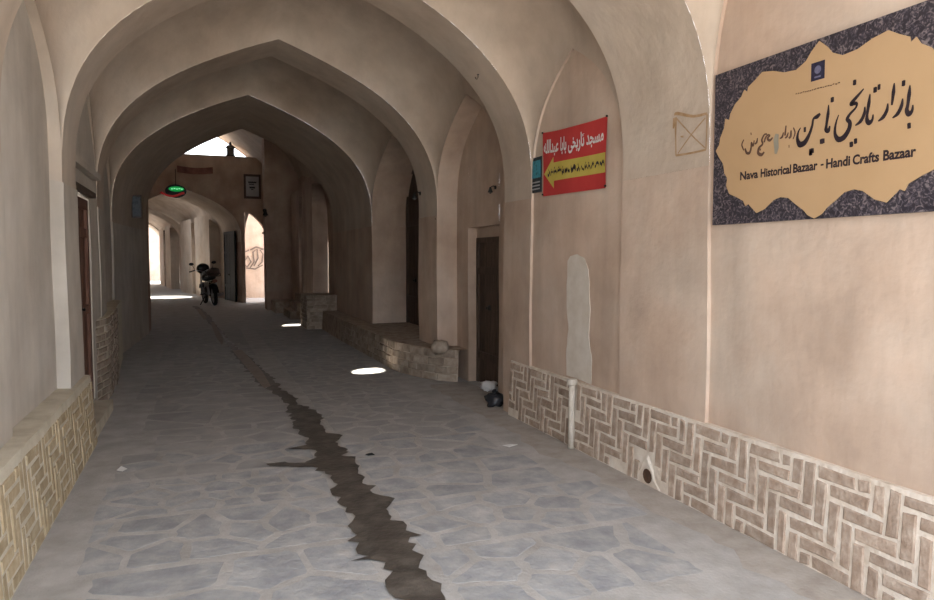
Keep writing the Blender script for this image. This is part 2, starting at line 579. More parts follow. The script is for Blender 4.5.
B4_END = (25.75, 0, -2.65, 2.85, 0, 0, 5.95, 0)  # vault end carried past the far wall, an added overhang blocking steep sun
bay(4, 3.7, -2.9, 3.3, patch_at=(1.95, 16.56), hole_r=.26, end=B4_END)
# right-hand side of the crossing: two tall blind niches, then a buttress
arched_wall((2.80, 21.6), (2.80, 15.8), 4.2,
            [(1.15, 2.75, 1.95, 2.3, 3.25, .35, True), (3.35, 5.1, 4.2, 2.3, 3.35, .35, True)], 'plaster_far', 'niche_wall', WALL_R)
for s0 in (18.75, 17.7 - .15, 15.95):
    pass
mb = MB()
mb.patch((1.83, 21.6, 0), (3.3, 21.6, 0), (3.3, 21.6, 5.2), (1.83, 21.6, 5.2), 4, 12)
mb.patch((1.83, 21.6, 0), (1.83, 22.3, 0), (1.83, 22.3, 5.2), (1.83, 21.6, 5.2), 3, 12)
mb.patch((1.83, 22.3, 0), (3.3, 22.3, 0), (3.3, 22.3, 5.2), (1.83, 22.3, 5.2), 4, 12)
kid(mb.build('buttress', 'plaster_far', None, False, True), WALL_R)
mb = MB().box((1.79, 21.56, 2.28), (2.8, 22.3, 2.34))
kid(mb.build('string_course', 'plaster_far', None), WALL_R)
wall_face(WALL_R, 2.85, 22.3, 25.3, 4.6, 'plaster_far')
wall_face(WALL_R, 3.3, 15.8, 25.8, 4.6, 'plaster_far', z0=2.0)
wall_face(WALL_L, -1.02, 15.8, 16.6, 4.6, 'plaster_far')
mb = MB().patch((-1.02, 16.6, 0), (-2.65, 25.3, 0), (-2.65, 25.3, 4.6), (-1.02, 16.6, 4.6), 10, 10)
mb.patch((-2.9, 15.8, 2.0), (-2.9, 25.8, 2.0), (-2.9, 25.8, 4.6), (-2.9, 15.8, 4.6), 6, 6)
kid(mb.build('bay_wall', 'plaster_far', None, False, True), WALL_L)

WALL_F = empty('wall_far', (0, 25.3, 0), 'structure')
tag(WALL_F, 'rosy plaster wall across the domed crossing with two pointed openings')
arched_wall((-3.4, 25.3), (3.4, 25.3), 5.0, [], 'plaster_far', 'blank', WALL_F) if False else None
mb_open = [(3.4 - 2.42, 3.4 + 1.34, 3.4 - .54, ZS, 3.88, 0, False), (3.4 + 1.46, 3.4 + 2.20, 3.4 + 1.62, 1.95, 3.10, 0, False)]
arched_wall((-3.4, 25.3), (3.4, 25.3), 5.0, mb_open, 'plaster_far', 'spandrel_wall', WALL_F)
# thickness of the side opening and top of the wall
mb = MB()
loop = [(1.46, 0)] + [(1.62 + u * (.58 if u > 0 else .16), 1.95 + 1.15 * prof(u)) for u in samples(12)] + [(2.20, 0)]
mb.grid([[Vector((x, 25.3, z)) for x, z in loop], [Vector((x, 25.75, z)) for x, z in loop]])
mb.patch((-3.4, 25.3, 5.0), (3.4, 25.3, 5.0), (3.4, 25.75, 5.0), (-3.4, 25.75, 5.0), 8, 1)
mb.patch((1.2, 25.75, 3.12), (3.6, 25.75, 3.12), (3.6, 25.75, 5.0), (1.2, 25.75, 5.0), 3, 4)  # unseen backing added to stop sky showing through cracks in the wall
mb.patch((2.2, 25.75, 0), (3.6, 25.75, 0), (3.6, 25.75, 5.0), (2.2, 25.75, 5.0), 3, 6)
mb.patch((-3.4, 25.75, 3.9), (1.46, 25.75, 3.9), (1.46, 25.75, 5.0), (-3.4, 25.75, 5.0), 6, 2)
kid(mb.build('wall_core', 'plaster_far', None, False, True), WALL_F)
# the side alley behind the small opening, open to the sky
mb = MB()
mb.patch((.9, 28.4, 0), (6.5, 28.4, 0), (6.5, 28.4, 3.9), (.9, 28.4, 3.9), 8, 8)
mb.patch((1.42, 25.7, 0), (1.30, 28.4, 0), (1.30, 28.4, 3.9), (1.42, 25.7, 3.9), 4, 8)
kid(mb.build('alley_wall', 'plaster_r', None, False, True), WALL_F)

# passage beyond, bending to the left
bay(5, 3.3, -4.6, .9, patch_at=(-1.35, 30.1), hole_r=1.0, mat='plaster_v')
bay(6, 3.3, -6.0, -.7, patch_at=(-2.9, 38.6), hole_r=.5)


def side_wall(root, pa, pb, niches, side):
    (arched_wall(pb, pa, 4.4, niches, 'plaster_v', 'niche_wall', root) if side == 'r'
     else arched_wall(pa, pb, 4.4, niches, 'plaster_v', 'niche_wall', root))


L5 = math.hypot(.82 + .54, 6.8)
side_wall(WALL_R, (.86, 28.2), (-.50, 35.0), [(.4, 2.9, 1.65, 2.2, 3.1, .4, True), (3.6, 6.3, 5.0, 2.2, 3.1, .4, True)], 'r')
side_wall(WALL_L, (-3.0, 28.2), (-4.5, 35.0), [], 'l')
side_wall(WALL_R, (-.86, 37.0), (-1.86, 45.0), [(.6, 3.4, 2.0, 2.2, 3.1, .4, True), (4.4, 7.2, 5.8, 2.2, 3.1, .4, True)], 'r')
side_wall(WALL_L, (-4.85, 37.0), (-5.95, 45.0), [], 'l')
mb = MB().patch((-9, 52, 0), (2, 52, 0), (2, 52, 5), (-9, 52, 5), 6, 5)
kid(mb.build('end_wall', 'plaster_far', None, False, True), WALL_F)

# ------------------------------------------------------------------ floor
FLOOR = empty('floor', (1, 6, 0), 'structure')
tag(FLOOR, 'grey flagstone paving of the passage with dusty joints and a wet channel')
mb = MB()
mb.patch((-9, -.6, 0), (7, -.6, 0), (7, 56, 0), (-9, 56, 0), 1, 1)
kid(mb.build('bedding', 'floor'), FLOOR)
mb = MB().patch((-25, -40, -.002), (25, -40, -.002), (25, -.6, -.002), (-25, -.6, -.002), 1, 1)
kid(mb.build('street', 'outside'), FLOOR)


def clip(poly, m_, n_):
    """keep the side of the line through m_ with outward normal n_"""
    out = []
    for i in range(len(poly)):
        a, b_ = poly[i], poly[(i + 1) % len(poly)]
        da, db = (a - m_).dot(n_), (b_ - m_).dot(n_)
        if da <= 0:
            out.append(a)
        if (da < 0 < db) or (db < 0 < da):
            out.append(a + (b_ - a) * (da / (da - db)))
    return out


def cells(x0, x1, y0, y1, size, rng, skew=0.0):
    nx = max(2, round((x1 - x0) / size / 1.15))
    ny = max(1, round((y1 - y0) / size))
    seeds = []
    for j in range(ny):
        for i in range(nx):
            if rng.random() < .12:
                continue
            seeds.append(Vector((x0 + (i + .5 + rng.uniform(-.46, .46) + (.5 if j % 2 else 0) - .25) * (x1 - x0) / nx,
                                 y0 + (j + .5 + rng.uniform(-.36, .36)) * (y1 - y0) / ny)))
    res = []
    for k, s in enumerate(seeds):
        poly = [Vector(p) for p in ((x0, y0), (x1, y0), (x1, y1), (x0, y1))]
        for q in seeds:
            if q is s:
                continue
            dv = q - s
            poly = clip(poly, (q + s) / 2 - dv.normalized() * rng.uniform(.006, .024), dv)
            if len(poly) < 3:
                break
        if len(poly) >= 3:
            # soften and roughen the corners
            ch = []
            for i in range(len(poly)):
                a, b_ = poly[i], poly[(i + 1) % len(poly)]
                if (b_ - a).length < .03:
                    ch.append((a + b_) / 2)
                    continue
                nn = Vector((-(b_ - a).y, (b_ - a).x)).normalized()
                ch += [a.lerp(b_, .10 + rng.uniform(-.05, .05)), a.lerp(b_, rng.uniform(.4, .6)) + nn * rng.uniform(-.004, .018), a.lerp(b_, .90 + rng.uniform(-.05, .05))]
            res.append(ch)
    return res


def stone_mesh(poly, h):
    c = sum(poly, Vector((0, 0))) / len(poly)
    n = len(poly)
    top = [Vector((*(c + (p - c) * .94), h)) for p in poly]
    bot = [Vector((*p, -.004)) for p in poly]
    mb = MB()
    mb.add(top, [tuple(range(n))])
    mb.add(bot + top, [(i, (i + 1) % n, n + (i + 1) % n, n + i) for i in range(n)])
    return mb


rng = random.Random(11)
polys = []
band = .76
for k in range(-1, 16):
    yb = 3.76 + band * k
    for (x0, x1, off) in ((-.46, .80, 0.0), (1.08, 2.30, -.30)):
        a, b_ = yb + off + .022, yb + off + band - .022
        jl, jr = rng.uniform(-.24, .12), rng.uniform(-.16, .22)
        lo, hi = (x0 + jl, x1) if x0 < 0 else (x0, x1 + jr)
        sz = rng.choice((.20, .25, .25, .36))
        for p in cells(lo, hi, a, b_, sz, rng):
            polys.append((sum(q.y for q in p) / len(p), p))
polys.sort(key=lambda t: t[0])
near = polys[:295]
for y, p in near:
    mb = stone_mesh(p, rng.uniform(.0006, .0013))
    kid(mb.build('flagstone', 'stone' if y < 5.6 + .5 * math.sin(y * 9) else 'stone_d'), FLOOR)
far = MB()
for y, p in polys[295:]:
    q = stone_mesh(p, .001)
    far.add(q.v, q.f)
if far.v:
    kid(far.build('distant_flagstones', 'stone_d', kind='stuff'), FLOOR)

# sandy dust blown against the foot of the right wall
inner = [Vector((2.56 + .12 * noise.noise(Vector((y * 1.1, 3, 0))) + .10 * noise.noise(Vector((y * 5, 8, 0))), y, .0012)) for y in [1.0 + .1 * k for k in range(72)]]
outer = [Vector((2.85 if p.y < 6.3 else 3.1, p.y, .0045)) for p in inner]
kid(MB().grid([inner, [a.lerp(b_, .5) + Vector((0, 0, .002)) for a, b_ in zip(inner, outer)], outer]).build('dust_drift', 'dust', None, True), FLOOR)

# wet channel down the middle (edges read from the photograph, laid on the floor)
WL = [(410, 601), (395, 598), (385, 580), (376, 560), (350, 561), (369, 556), (347, 541), (357, 535), (345, 512), (337, 502), (341, 497),
      (330, 489), (338, 484), (332, 475), (325, 471), (300, 467), (270, 466.5), (266, 463.5), (285, 461.5), (305, 462.5), (317, 457), (315, 450),
      (287, 448.5), (307, 444.5), (305, 437), (292, 422), (287, 407), (277, 395), (265, 389), (250, 374), (235, 356), (227, 345), (217, 332), (200, 312), (192, 306)]
WR = [(470, 601), (445, 597), (432, 580), (420, 562), (424, 555), (412, 550), (410, 537), (422, 535), (407, 525), (390, 520), (395, 498), (380, 495),
      (370, 490), (362, 475), (355, 462), (345, 456), (348, 449), (335, 442), (343, 435), (325, 431), (320, 420), (316, 411), (302, 405), (293, 395),
      (282, 389), (270, 375), (250, 357), (232, 344), (222, 332), (206, 312), (197, 306)]
WL = [(455, 660), (430, 625)] + WL
WR = [(520, 660), (490, 620)] + WR


def floor_poly(pts, z):
    return [on_axis(x, y, 2, z) for x, y in pts]


def jag(pts, amp):
    out = []
    for a, b_ in zip(pts, pts[1:]):
        out.append(a)
        n = max(1, int((b_ - a).length / .05))
        for i in range(1, min(n, 14)):
            p = a.lerp(b_, i / min(n, 14))
            k = amp * (noise.noise(p * 8.0) + .6 * noise.noise(p * 23.0))
            out.append(p + Vector((k, k * .4, 0)))
    out.append(pts[-1])
    return out


zl_ = .0085
lw, rw = jag(floor_poly(WL, zl_), .075), jag(floor_poly(WR, zl_), .075)
ring = lw + list(reversed(rw))
mb = MB()
mb.add(ring, tessellate_polygon([[Vector((p.x, p.y, 0)) for p in ring]]))
o = kid(mb.build('wet_channel', 'wet'), FLOOR)
tag(o, 'dark damp streak with ragged edges along the drainage channel')
for pts in ([(232, 350), (242, 350), (262, 371), (271, 386), (264, 388), (252, 374)], [(210, 322), (214, 322), (224, 340), (222, 345), (216, 337)],
            [(196, 309), (200, 309), (207, 318), (204, 320)]):
    rg = floor_poly(pts, .0095)
    kid(MB().add(rg, tessellate_polygon([[Vector((p.x, p.y, 0)) for p in rg]])).build('dry_silt', 'drysilt'), FLOOR)

# ------------------------------------------------------------------ plinths with herringbone bricks
BW = .0765


def herring(root, frame, length, courses, mat, rng, joint=.014, proud=.006, n=3, keep=None):
    """frame(s, z, out) -> point; s along the wall, pattern steps down towards +s"""
    cols = int(length / BW) + 1
    cache = {}
    for y in range(-n, courses):
        for x in range(-n, cols):
            k = (x + y) % (2 * n)
            if k == 0:
                ln, vert = n, False
            elif k == n:
                ln, vert = n, True
            else:
                continue
            x0, y0 = x, y
            x1, y1 = (x + 1, y + n) if vert else (x + n, y + 1)
            x0c, x1c, y0c, y1c = max(x0, 0), min(x1, cols), max(y0, 0), min(y1, courses)
            if x1c <= x0c or y1c <= y0c:
                continue
            j = joint / 2
            s0, s1, z0, z1 = x0c * BW + j, x1c * BW - j, y0c * BW + j, y1c * BW - j
            if keep and not keep((s0 + s1) / 2, (z0 + z1) / 2):
                continue
            d = [rng.uniform(-.006, .006) for _ in range(8)]
            pr = proud + rng.uniform(-.0035, .004)
            b_ = .006
            c = [(s0 + d[0], z0 + d[1]), (s1 + d[2], z0 + d[3]), (s1 + d[4], z1 + d[5]), (s0 + d[6], z1 + d[7])]
            ins = [(s0 + b_ + d[0], z0 + b_ + d[1]), (s1 - b_ + d[2], z0 + b_ + d[3]), (s1 - b_ + d[4], z1 - b_ + d[5]), (s0 + b_ + d[6], z1 - b_ + d[7])]
            org = frame((s0 + s1) / 2, (z0 + z1) / 2, 0)
            vs = [frame(s, z, -.01) - org for s, z in c] + [frame(s, z, pr * .4) - org for s, z in c] + [frame(s, z, pr) - org for s, z in ins]
            fs = [(0, 1, 5, 4), (1, 2, 6, 5), (2, 3, 7, 6), (3, 0, 4, 7), (4, 5, 9, 8), (5, 6, 10, 9), (6, 7, 11, 10), (7, 4, 8, 11), (8, 9, 10, 11)]
            o = MB().add(vs, fs).build('brick', mat)
            o.location = org
            kid_loc(o, root)


def kid_loc(o, root):
    o.parent = root
    o.matrix_parent_inverse = Matrix.Translation(root_world(root)).inverted()


def root_world(r):
    return Vector(r.location) if r.parent is None else Vector((0, 0, 0))


rb = random.Random(3)
# right: from the door bay's pier to beyond the frame; s runs towards the camera (-y)
PR_Y1, PR_Y0 = 6.25, .92


def fr_r(s, z, out):
    return Vector((2.815 + .05 * z - out, PR_Y1 - s, z))


def slab_plinth(frame, length, h, mat, name, root, back, nose=.0):
    n = int(length / .15)
    rows = [[frame(length * i / n, z, 0) for i in range(n + 1)] for z in (0, h * .25, h * .5, h * .75, h)]
    top = rows[-1]
    mb = MB().grid(rows)
    mb.grid([top, [Vector((back, p.y, p.z + .012)) for p in top]])
    for e in (0, -1):
        col = [r[e] for r in rows]
        mb.grid([col, [Vector((back, p.y, p.z)) for p in col]])
    for i, v in enumerate(mb.v):
        mb.v[i] = v
    return kid(mb.build(name, mat, None, False, False), root)


pl = slab_plinth(fr_r, PR_Y1 - PR_Y0, .545, 'mortar_r', 'plinth', WALL_R, 2.95)
drain_s = PR_Y1 - on_axis(648, 468, 0, 2.82).y
pipe_s = PR_Y1 - on_axis(571, 412, 0, 2.82).y


def keep_r(s, z):
    if (abs(s - drain_s) < .075 and z < .20) or (abs(s - drain_s) < .16 and z < .07):
        return False
    if z < .07 and noise.noise(Vector((s * 2.2, 5, 0))) > .1:      # lowest course lost under dust in places
        return False
    return abs(s - pipe_s) > .03


herring(pl, fr_r, PR_Y1 - PR_Y0, 7, 'brick_r', rb, joint=.021, keep=keep_r)


def fr_l(s, z, out):
    return Vector((-.835 - .06 * z + out, 2.3 + s, z))


pll = slab_plinth(fr_l, 6.48 - 2.3, .585, 'mortar_l', 'plinth', WALL_L, -1.05)
rl = random.Random(5)
herring(pll, fr_l, 6.48 - 2.3, 7, 'brick_l', rl, joint=.020, proud=.004)


# rubble bench along the right wall and brick dado on the left pier
def coursed(root, frame, length, height, bl, bh, mat, rng, jitter=.5):
    z = 0
    while z < height - .02:
        hh = min(bh * rng.uniform(.85, 1.15), height - z)
        s = -rng.uniform(0, bl * .8)
        while s < length:
            ll = bl * rng.uniform(1 - jitter * .5, 1 + jitter)
            a, b_ = max(0, s), min(length, s + ll)
            if b_ - a > .04:
                j = .007
                pr = rng.uniform(.004, .022)
                org = frame((a + b_) / 2, z + hh / 2, 0)
                c = [(a + j, z + j), (b_ - j, z + j), (b_ - j, z + hh - j), (a + j, z + hh - j)]
                c = [(p + rng.uniform(-.006, .006), q + rng.uniform(-.005, .005)) for p, q in c]
                cx, cz = (a + b_) / 2, z + hh / 2
                ins = [(cx + (p - cx) * .86, cz + (q - cz) * .76) for p, q in c]
                vs = [frame(p, q, -.02) - org for p, q in c] + [frame(p, q, pr * .5) - org for p, q in c] + [frame(p, q, pr) - org for p, q in ins]
                fs = [(0, 1, 5, 4), (1, 2, 6, 5), (2, 3, 7, 6), (3, 0, 4, 7), (4, 5, 9, 8), (5, 6, 10, 9), (6, 7, 11, 10), (7, 4, 8, 11), (8, 9, 10, 11)]
                o = MB().add(vs, fs).build('brick', mat)
                o.location = org
                kid_loc(o, root)
            s += ll
        z += hh


BN = [(2.98, 8.15), (2.76, 8.35), (2.60, 8.75), (2.47, 9.30), (2.46, 11.0), (2.44, 13.0), (2.46, 15.75)]
lens = [0]
for a, b_ in zip(BN, BN[1:]):
    lens.append(lens[-1] + math.hypot(b_[0] - a[0], b_[1] - a[1]))


def fr_b(s, z, out):
    for k in range(len(BN) - 1):
        if s <= lens[k + 1] or k == len(BN) - 2:
            t = (s - lens[k]) / (lens[k + 1] - lens[k])
            a, b_ = Vector(BN[k]), Vector(BN[k + 1])
            p = a.lerp(b_, t)
            d = (b_ - a).normalized()
            nn = Vector((-d.y, d.x))
            return Vector((p.x + nn.x * out + .05 * z, p.y + nn.y * out, z))


BH = .40
mb = MB()
nn_ = 40
rows = [[fr_b(lens[-1] * i / nn_, z, 0) for i in range(nn_ + 1)] for z in (0, .13, .27, BH)]
mb.grid(rows)
mb.grid([rows[-1], [Vector((3.45, p.y, BH + .01)) for p in rows[-1]]])
bench = kid(mb.build('bench', 'brick_d', None), WALL_R)
coursed(bench, fr_b, 5.0, BH, .21, .10, 'brick_d', random.Random(8))
# the rounded knob of a broken stone at the bench's end
kid(MB().blob((2.80, 8.33, .43), (.12, .12, .09), jit=.3, seed=3).build('broken_stone', 'brick_d', None, True), WALL_R)

# brick dado of the left pier past the red-brown door
DL = [(-1.045, 8.10), (-.965, 8.57), (-.99, 9.37), (-1.15, 12.0)]


def fr_d(s, z, out):
    y = 8.10 + s
    for a, b_ in zip(DL, DL[1:]):
        if y <= b_[1] + 1e-6:
            t = (y - a[1]) / (b_[1] - a[1])
            return Vector((a[0] + (b_[0] - a[0]) * t + out, y, z))


mb = MB()
rows = [[fr_d(3.9 * i / 26, z, 0) for i in range(27)] for z in (0, .3, .6, .9)]
mb.grid(rows)
mb.grid([rows[-1], [Vector((-1.4, p.y, .92)) for p in rows[-1]]])
mb.grid([[r[0] for r in rows], [Vector((-1.4, 8.10, r[0].z)) for r in rows]])
dado = kid(mb.build('dado', 'mortar_l', None), WALL_L)
coursed(dado, fr_d, 2.2, .9, .21, .075, 'brick_d', random.Random(9))

# box plinth and steps in the crossing
mb = MB().box((2.14, 15.35, 0), (2.79, 16.35, .74))
bx = kid(mb.build('block_plinth', 'brick_d', None), WALL_R)
coursed(bx, lambda s, z, out: Vector((2.14 + s, 15.35 - out, z)), .62, .74, .2, .08, 'brick_d', random.Random(10))
coursed(bx, lambda s, z, out: Vector((2.14 - out, 16.35 - s, z)), 1.0, .74, .2, .08, 'brick_d', random.Random(12))
for k in range(4):
    mb = MB().box((2.10 + .16 * k, 18.0, .20 * k), (2.79, 19.6, .20 * (k + 1)))
    kid(mb.build('step', 'brick_d', None), WALL_R)
kid(MB().box((1.95, 20.2, 0), (2.79, 21.5, .32)).build('step', 'brick_d', None), WALL_R)

# ------------------------------------------------------------------ doors


def plank_door(name, label, x, y0, y1, z0, z1, s, mat, planks, frame_w, battens, handle=True):
    """door leaf in the plane x; s=+1 faces -x"""
    r = empty(name, (x, (y0 + y1) / 2, z0), 'structure')
    tag(r, label)

    def K(mb, nm, mt):
        return kid(mb.build(nm, mt), r)
    fw = frame_w
    mb = MB().box((x - .05 * (s > 0), y0, z0), (x + .05 * (s < 0), y0 + fw, z1))
    mb.box((x - .05 * (s > 0), y1 - fw, z0), (x + .05 * (s < 0), y1, z1))
    mb.box((x - .05 * (s > 0), y0 + fw, z1 - fw), (x + .05 * (s < 0), y1 - fw, z1))
    K(mb, 'door_frame', mat)
    wv = (y1 - y0 - 2 * fw) / planks
    for k in range(planks):
        a = y0 + fw + k * wv
        dd = random.uniform(0, .006)
        xa, xb = (x - .02 - dd, x + .03) if s > 0 else (x - .03, x + .02 + dd)
        K(MB().box((xa, a + .003, z0), (xb, a + wv - .003, z1 - fw)), 'plank', mat)
    for zb in battens:
        xa, xb = (x - .045, x - .018) if s > 0 else (x + .018, x + .045)
        K(MB().box((xa, y0 + fw, zb), (xb, y1 - fw, zb + .09)), 'batten', mat)
    if handle:
        ym = (y0 + y1) / 2
        K(MB().lathe([(0, 0), (.035, 0), (.03, -.02 * s), (.008, -.025 * s), (.02, -.05 * s), (0, -.055 * s)], (x - .03 * s, ym + .08, z0 + .95), 'x', 10), 'door_knob', 'iron')
    return r


plank_door('door_1', 'low dark brown plank door in the pink niche', 3.28, 7.20, 8.16, 0, 1.80, 1, 'wood_d', 5, .06, (.3, 1.35))
kid(MB().box((3.24, 7.16, 1.80), (3.34, 8.20, 1.97)).build('door_head', 'plaster_r'), WALL_R)
plank_door('door_2', 'tall narrow dark wooden door standing on the stone bench', 3.455, 10.75, 11.98, .22, 3.05, 1, 'wood_d', 6, .07, (.8, 2.1))
plank_door('door_3', 'red-brown wooden door beside the yellow brick plinth', -1.09, 6.60, 7.95, .12, 2.12, -1, 'wood_r', 6, .10, (.25, 1.0, 1.75))
# rough brick jamb and lintel mouldings round the red-brown door
jm = kid(MB().box((-1.03, 6.47, 0), (-.955, 6.58, 2.16)).build('door_jamb', 'mortar_l'), WALL_L)
coursed(jm, lambda s, z, out: Vector((-.955 + out, 6.47 + s, z)), .11, 2.16, .13, .075, 'brick_l', random.Random(21))
kid(MB().box((-1.03, 6.5, 2.36), (-.955, 8.3, 2.42)).build('lintel_moulding', 'plaster_l'), WALL_L)
kid(MB().box((-1.03, 6.55, 2.15), (-.97, 8.0, 2.20)).build('lintel_board', 'wood_d'), WALL_L)
kid(MB().box((-1.03, 6.6, 0), (-.86, 7.9, .11)).build('door_step', 'mortar_l'), WALL_L)
# dark doorway inside the far arch
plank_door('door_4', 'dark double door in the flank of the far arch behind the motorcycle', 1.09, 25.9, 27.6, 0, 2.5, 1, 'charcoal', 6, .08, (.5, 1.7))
for nm_ in ('door_4',):
    o = bpy.data.objects[nm_]
    o.rotation_euler.z = math.atan2(.52, 2.9)
    o.location.x -= .06

# ------------------------------------------------------------------ marks on the right wall
def rpt(px, py, x):
    return on_axis(px, py, 0, x)


def strokes3(mb, strokes, plane_x, to_w, out=.0, thick=.0012, taper=True):
    """brush strokes given as photo pixels (x, y, width px) laid on the plane x = plane_x"""
    for st in strokes:
        pts = [(Vector((p.y, p.z)), wd * to_w) for p, wd in [(rpt(q[0], q[1], plane_x), q[2]) for q in st]]
        # smooth
        fine = []
        for i in range(len(pts) - 1):
            p0 = pts[max(i - 1, 0)][0]; p1 = pts[i][0]; p2 = pts[i + 1][0]; p3 = pts[min(i + 2, len(pts) - 1)][0]
            for k in range(5):
                t = k / 5
                a = .5 * ((2 * p1) + (p2 - p0) * t + (2 * p0 - 5 * p1 + 4 * p2 - p3) * t * t + (3 * p1 - p0 - 3 * p2 + p3) * t ** 3)
                fine.append((a, pts[i][1] + (pts[i + 1][1] - pts[i][1]) * t))
        fine.append(pts[-1])
        lo, hi = [], []
        for i, (p, wd) in enumerate(fine):
            d = fine[min(i + 1, len(fine) - 1)][0] - fine[max(i - 1, 0)][0]
            d = d.normalized() if d.length > 1e-9 else Vector((1, 0))
            nn = Vector((-d.y, d.x)) * wd / 2
            lo.append(p - nn)
            hi.append(p + nn)
        x = plane_x - out - thick
        mb.grid([[Vector((x, q.x, q.y)) for q in lo], [Vector((x, q.x, q.y)) for q in hi]])
    return mb


# --- big sign
SX = 2.845
SY0, SY1, SZ0, SZ1 = 1.88, on_axis(714, 150, 0, SX).y, 1.744, 2.618
SIGN = empty('bazaar_sign', (SX, (SY0 + SY1) / 2, SZ0))
tag(SIGN, 'large ochre sign with dark arabesque border and Persian lettering on pink wall', 'sign')
bd = MB().box((SX, SY0, SZ0), (SX + .025, SY1, SZ1))
kid(bd.build('board', 'arabesque'), SIGN)
half_px = [(820, 41), (812, 52), (807, 61), (797, 70), (785, 72.5), (774, 71), (763, 72), (756, 80), (749, 87), (748, 92), (745, 90), (742, 97), (736, 104), (731, 114),
           (730, 120), (726, 119), (725, 128), (721, 138), (720, 145), (716.5, 151), (720, 158), (724, 164), (725, 173), (728, 178), (727, 186), (730, 194), (737, 197),
           (744, 201), (746, 206), (749, 204), (757, 213), (765, 209), (774, 200), (781, 197), (789, 198), (796, 204), (804, 210), (808, 215), (814.5, 218.5)]
hp = [rpt(a, b_, SX) for a, b_ in half_px]
yc = on_axis(817.5, 130, 0, SX).y
left = [(p.y, p.z) for p in hp]
left[0] = (yc, left[0][1]); left[-1] = (yc, left[-1][1])
outline = left + [(2 * yc - y, z) for y, z in reversed(left[1:-1])]
kid(poly_slab(outline, lambda q: (SX - .001, q[0], q[1]), .005, (-1, 0, 0)).build('medallion', 'gold'), SIGN)
LX = SX - .007
TW = .00475


def c2(x, y, wd):      # zoom 820..934 x 70..180
    return (820 + x / 5.456, 70 + y / 5.456, wd)


def c3(x, y, wd):      # zoom 730..830 x 50..170
    return (730 + x / 5, 50 + y / 5, wd)


def dot(x, y, r, cc=c2, sl=.25):
    return [cc(x - r, y + r * sl, 3.8), cc(x, y, 4.6), cc(x + r, y - r * sl, 3.8)]


words = {
    'word_bazar': [
        [c2(492, 82, .8), c2(488, 130, 3.2), c2(480, 190, 2.6), c2(474, 220, 3.4), c2(486, 240, 4.2), c2(503, 222, 2.6), c2(508, 190, 1)],
        dot(487, 304, 10),
        [c2(452, 155, 1), c2(446, 195, 3), c2(425, 238, 3.2), c2(396, 262, 1)], dot(457, 72, 10),
        [c2(406, 72, 1), c2(402, 120, 3.2), c2(393, 192, 1.6)],
        [c2(371, 182, 1), c2(366, 220, 3), c2(345, 258, 3.2), c2(318, 279, 1)]],
    'word_tarikhi': [
        [c2(274, 130, .8), c2(268, 180, 3.2), c2(258, 245, 2.4), c2(258, 275, 3.6), c2(270, 288, 4.2), c2(286, 272, 2.4), c2(291, 242, 1)],
        dot(302, 108, 10), dot(323, 93, 8),
        [c2(246, 200, 1), c2(242, 240, 3), c2(222, 280, 3.2), c2(193, 303, 1)],
        [c2(240, 102, 1), c2(212, 135, 2.4), c2(180, 172, 3.4), c2(172, 186, 3.6), c2(200, 182, 2.6), c2(196, 206, 1.8), c2(165, 240, 2.4), c2(150, 268, 3.4), c2(164, 288, 3.6), c2(158, 325, 4.0),
         c2(130, 368, 4.8), c2(100, 378, 4.6), c2(82, 345, 2.8), c2(88, 290, 1.8), c2(103, 245, .8)],
        dot(190, 68, 9), dot(172, 406, 10), dot(195, 388, 9)],
    'word_nain': [
        [c2(48, 190, .8), c2(45, 240, 3.2), c2(36, 300, 2.6), c2(34, 325, 3.8), c2(46, 332, 3.8), c2(55, 305, 1.2)], dot(68, 162, 9),
        [c3(452, 318, 2), c3(438, 332, 4), c3(418, 345, 2.2), c3(412, 378, 2.4), c3(398, 420, 3.2), c3(375, 462, 5), c3(350, 472, 5.4), c3(338, 445, 3.2), c3(342, 412, 2), c3(354, 388, .8)],
        dot(375, 398, 6, c3), dot(462, 456, 12, c3), dot(408, 505, 12, c3), dot(404, 515, 8, c3)],
}
for nm_, st in words.items():
    kid(strokes3(MB(), st, LX, TW * 1.2).build(nm_, 'ink'), SIGN)
small = [
    [c3(318, 388, .8), c3(326, 415, 1.2), c3(316, 446, .8)],
    [c3(306, 402, 1), c3(304, 432, 1.8), c3(294, 440, 1.4)], [c3(292, 412, .8), c3(286, 432, 1.6), c3(276, 440, 1)], [c3(281, 378, 1), c3(276, 428, 1.6)],
    [c3(268, 412, .8), c3(262, 434, 1.6), c3(250, 442, .8)], [c3(294, 482, 1.6), c3(298, 481, 1.8)],
    [c3(214, 438, 1), c3(200, 452, 1.8), c3(188, 442, 1.6), c3(200, 428, 1), c3(190, 425, 1.2), c3(178, 440, 1.4), c3(172, 462, 1.4)],
    [c3(186, 420, 1), c3(172, 424, 1.2), c3(160, 450, 1.6), c3(164, 470, 1.4), c3(146, 490, 1.8), c3(142, 515, 2.2), c3(158, 524, 2.2), c3(172, 510, 1.2)],
    [c3(138, 440, .8), c3(134, 462, 1.6), c3(124, 470, 1.2)], [c3(122, 452, 1), c3(116, 480, 1.4), c3(108, 462, 1.2), c3(106, 490, 1.4), c3(98, 514, 2), c3(84, 514, 1.8), c3(76, 492, 1.2)],
    [c3(104, 420, 1.6), c3(108, 418, 1.8)], [c3(70, 448, .8), c3(60, 474, 1.2), c3(70, 502, .8)], [c3(150, 497, 1.4), c3(155, 499, 1.4)]]
for st in small:
    kid(strokes3(MB(), [st], LX, TW * 1.7).build('small_letter', 'ink2'), SIGN)
tiny = []
xx = 328
while xx < 540:
    yy = 222 - (xx - 328) * .265
    wd = random.uniform(6, 13)
    tiny.append([c3(xx, yy + random.uniform(-2, 2), .8), c3(xx + wd, yy - wd * .26 + random.uniform(-3, 3), 1.2)])
    xx += wd + 3
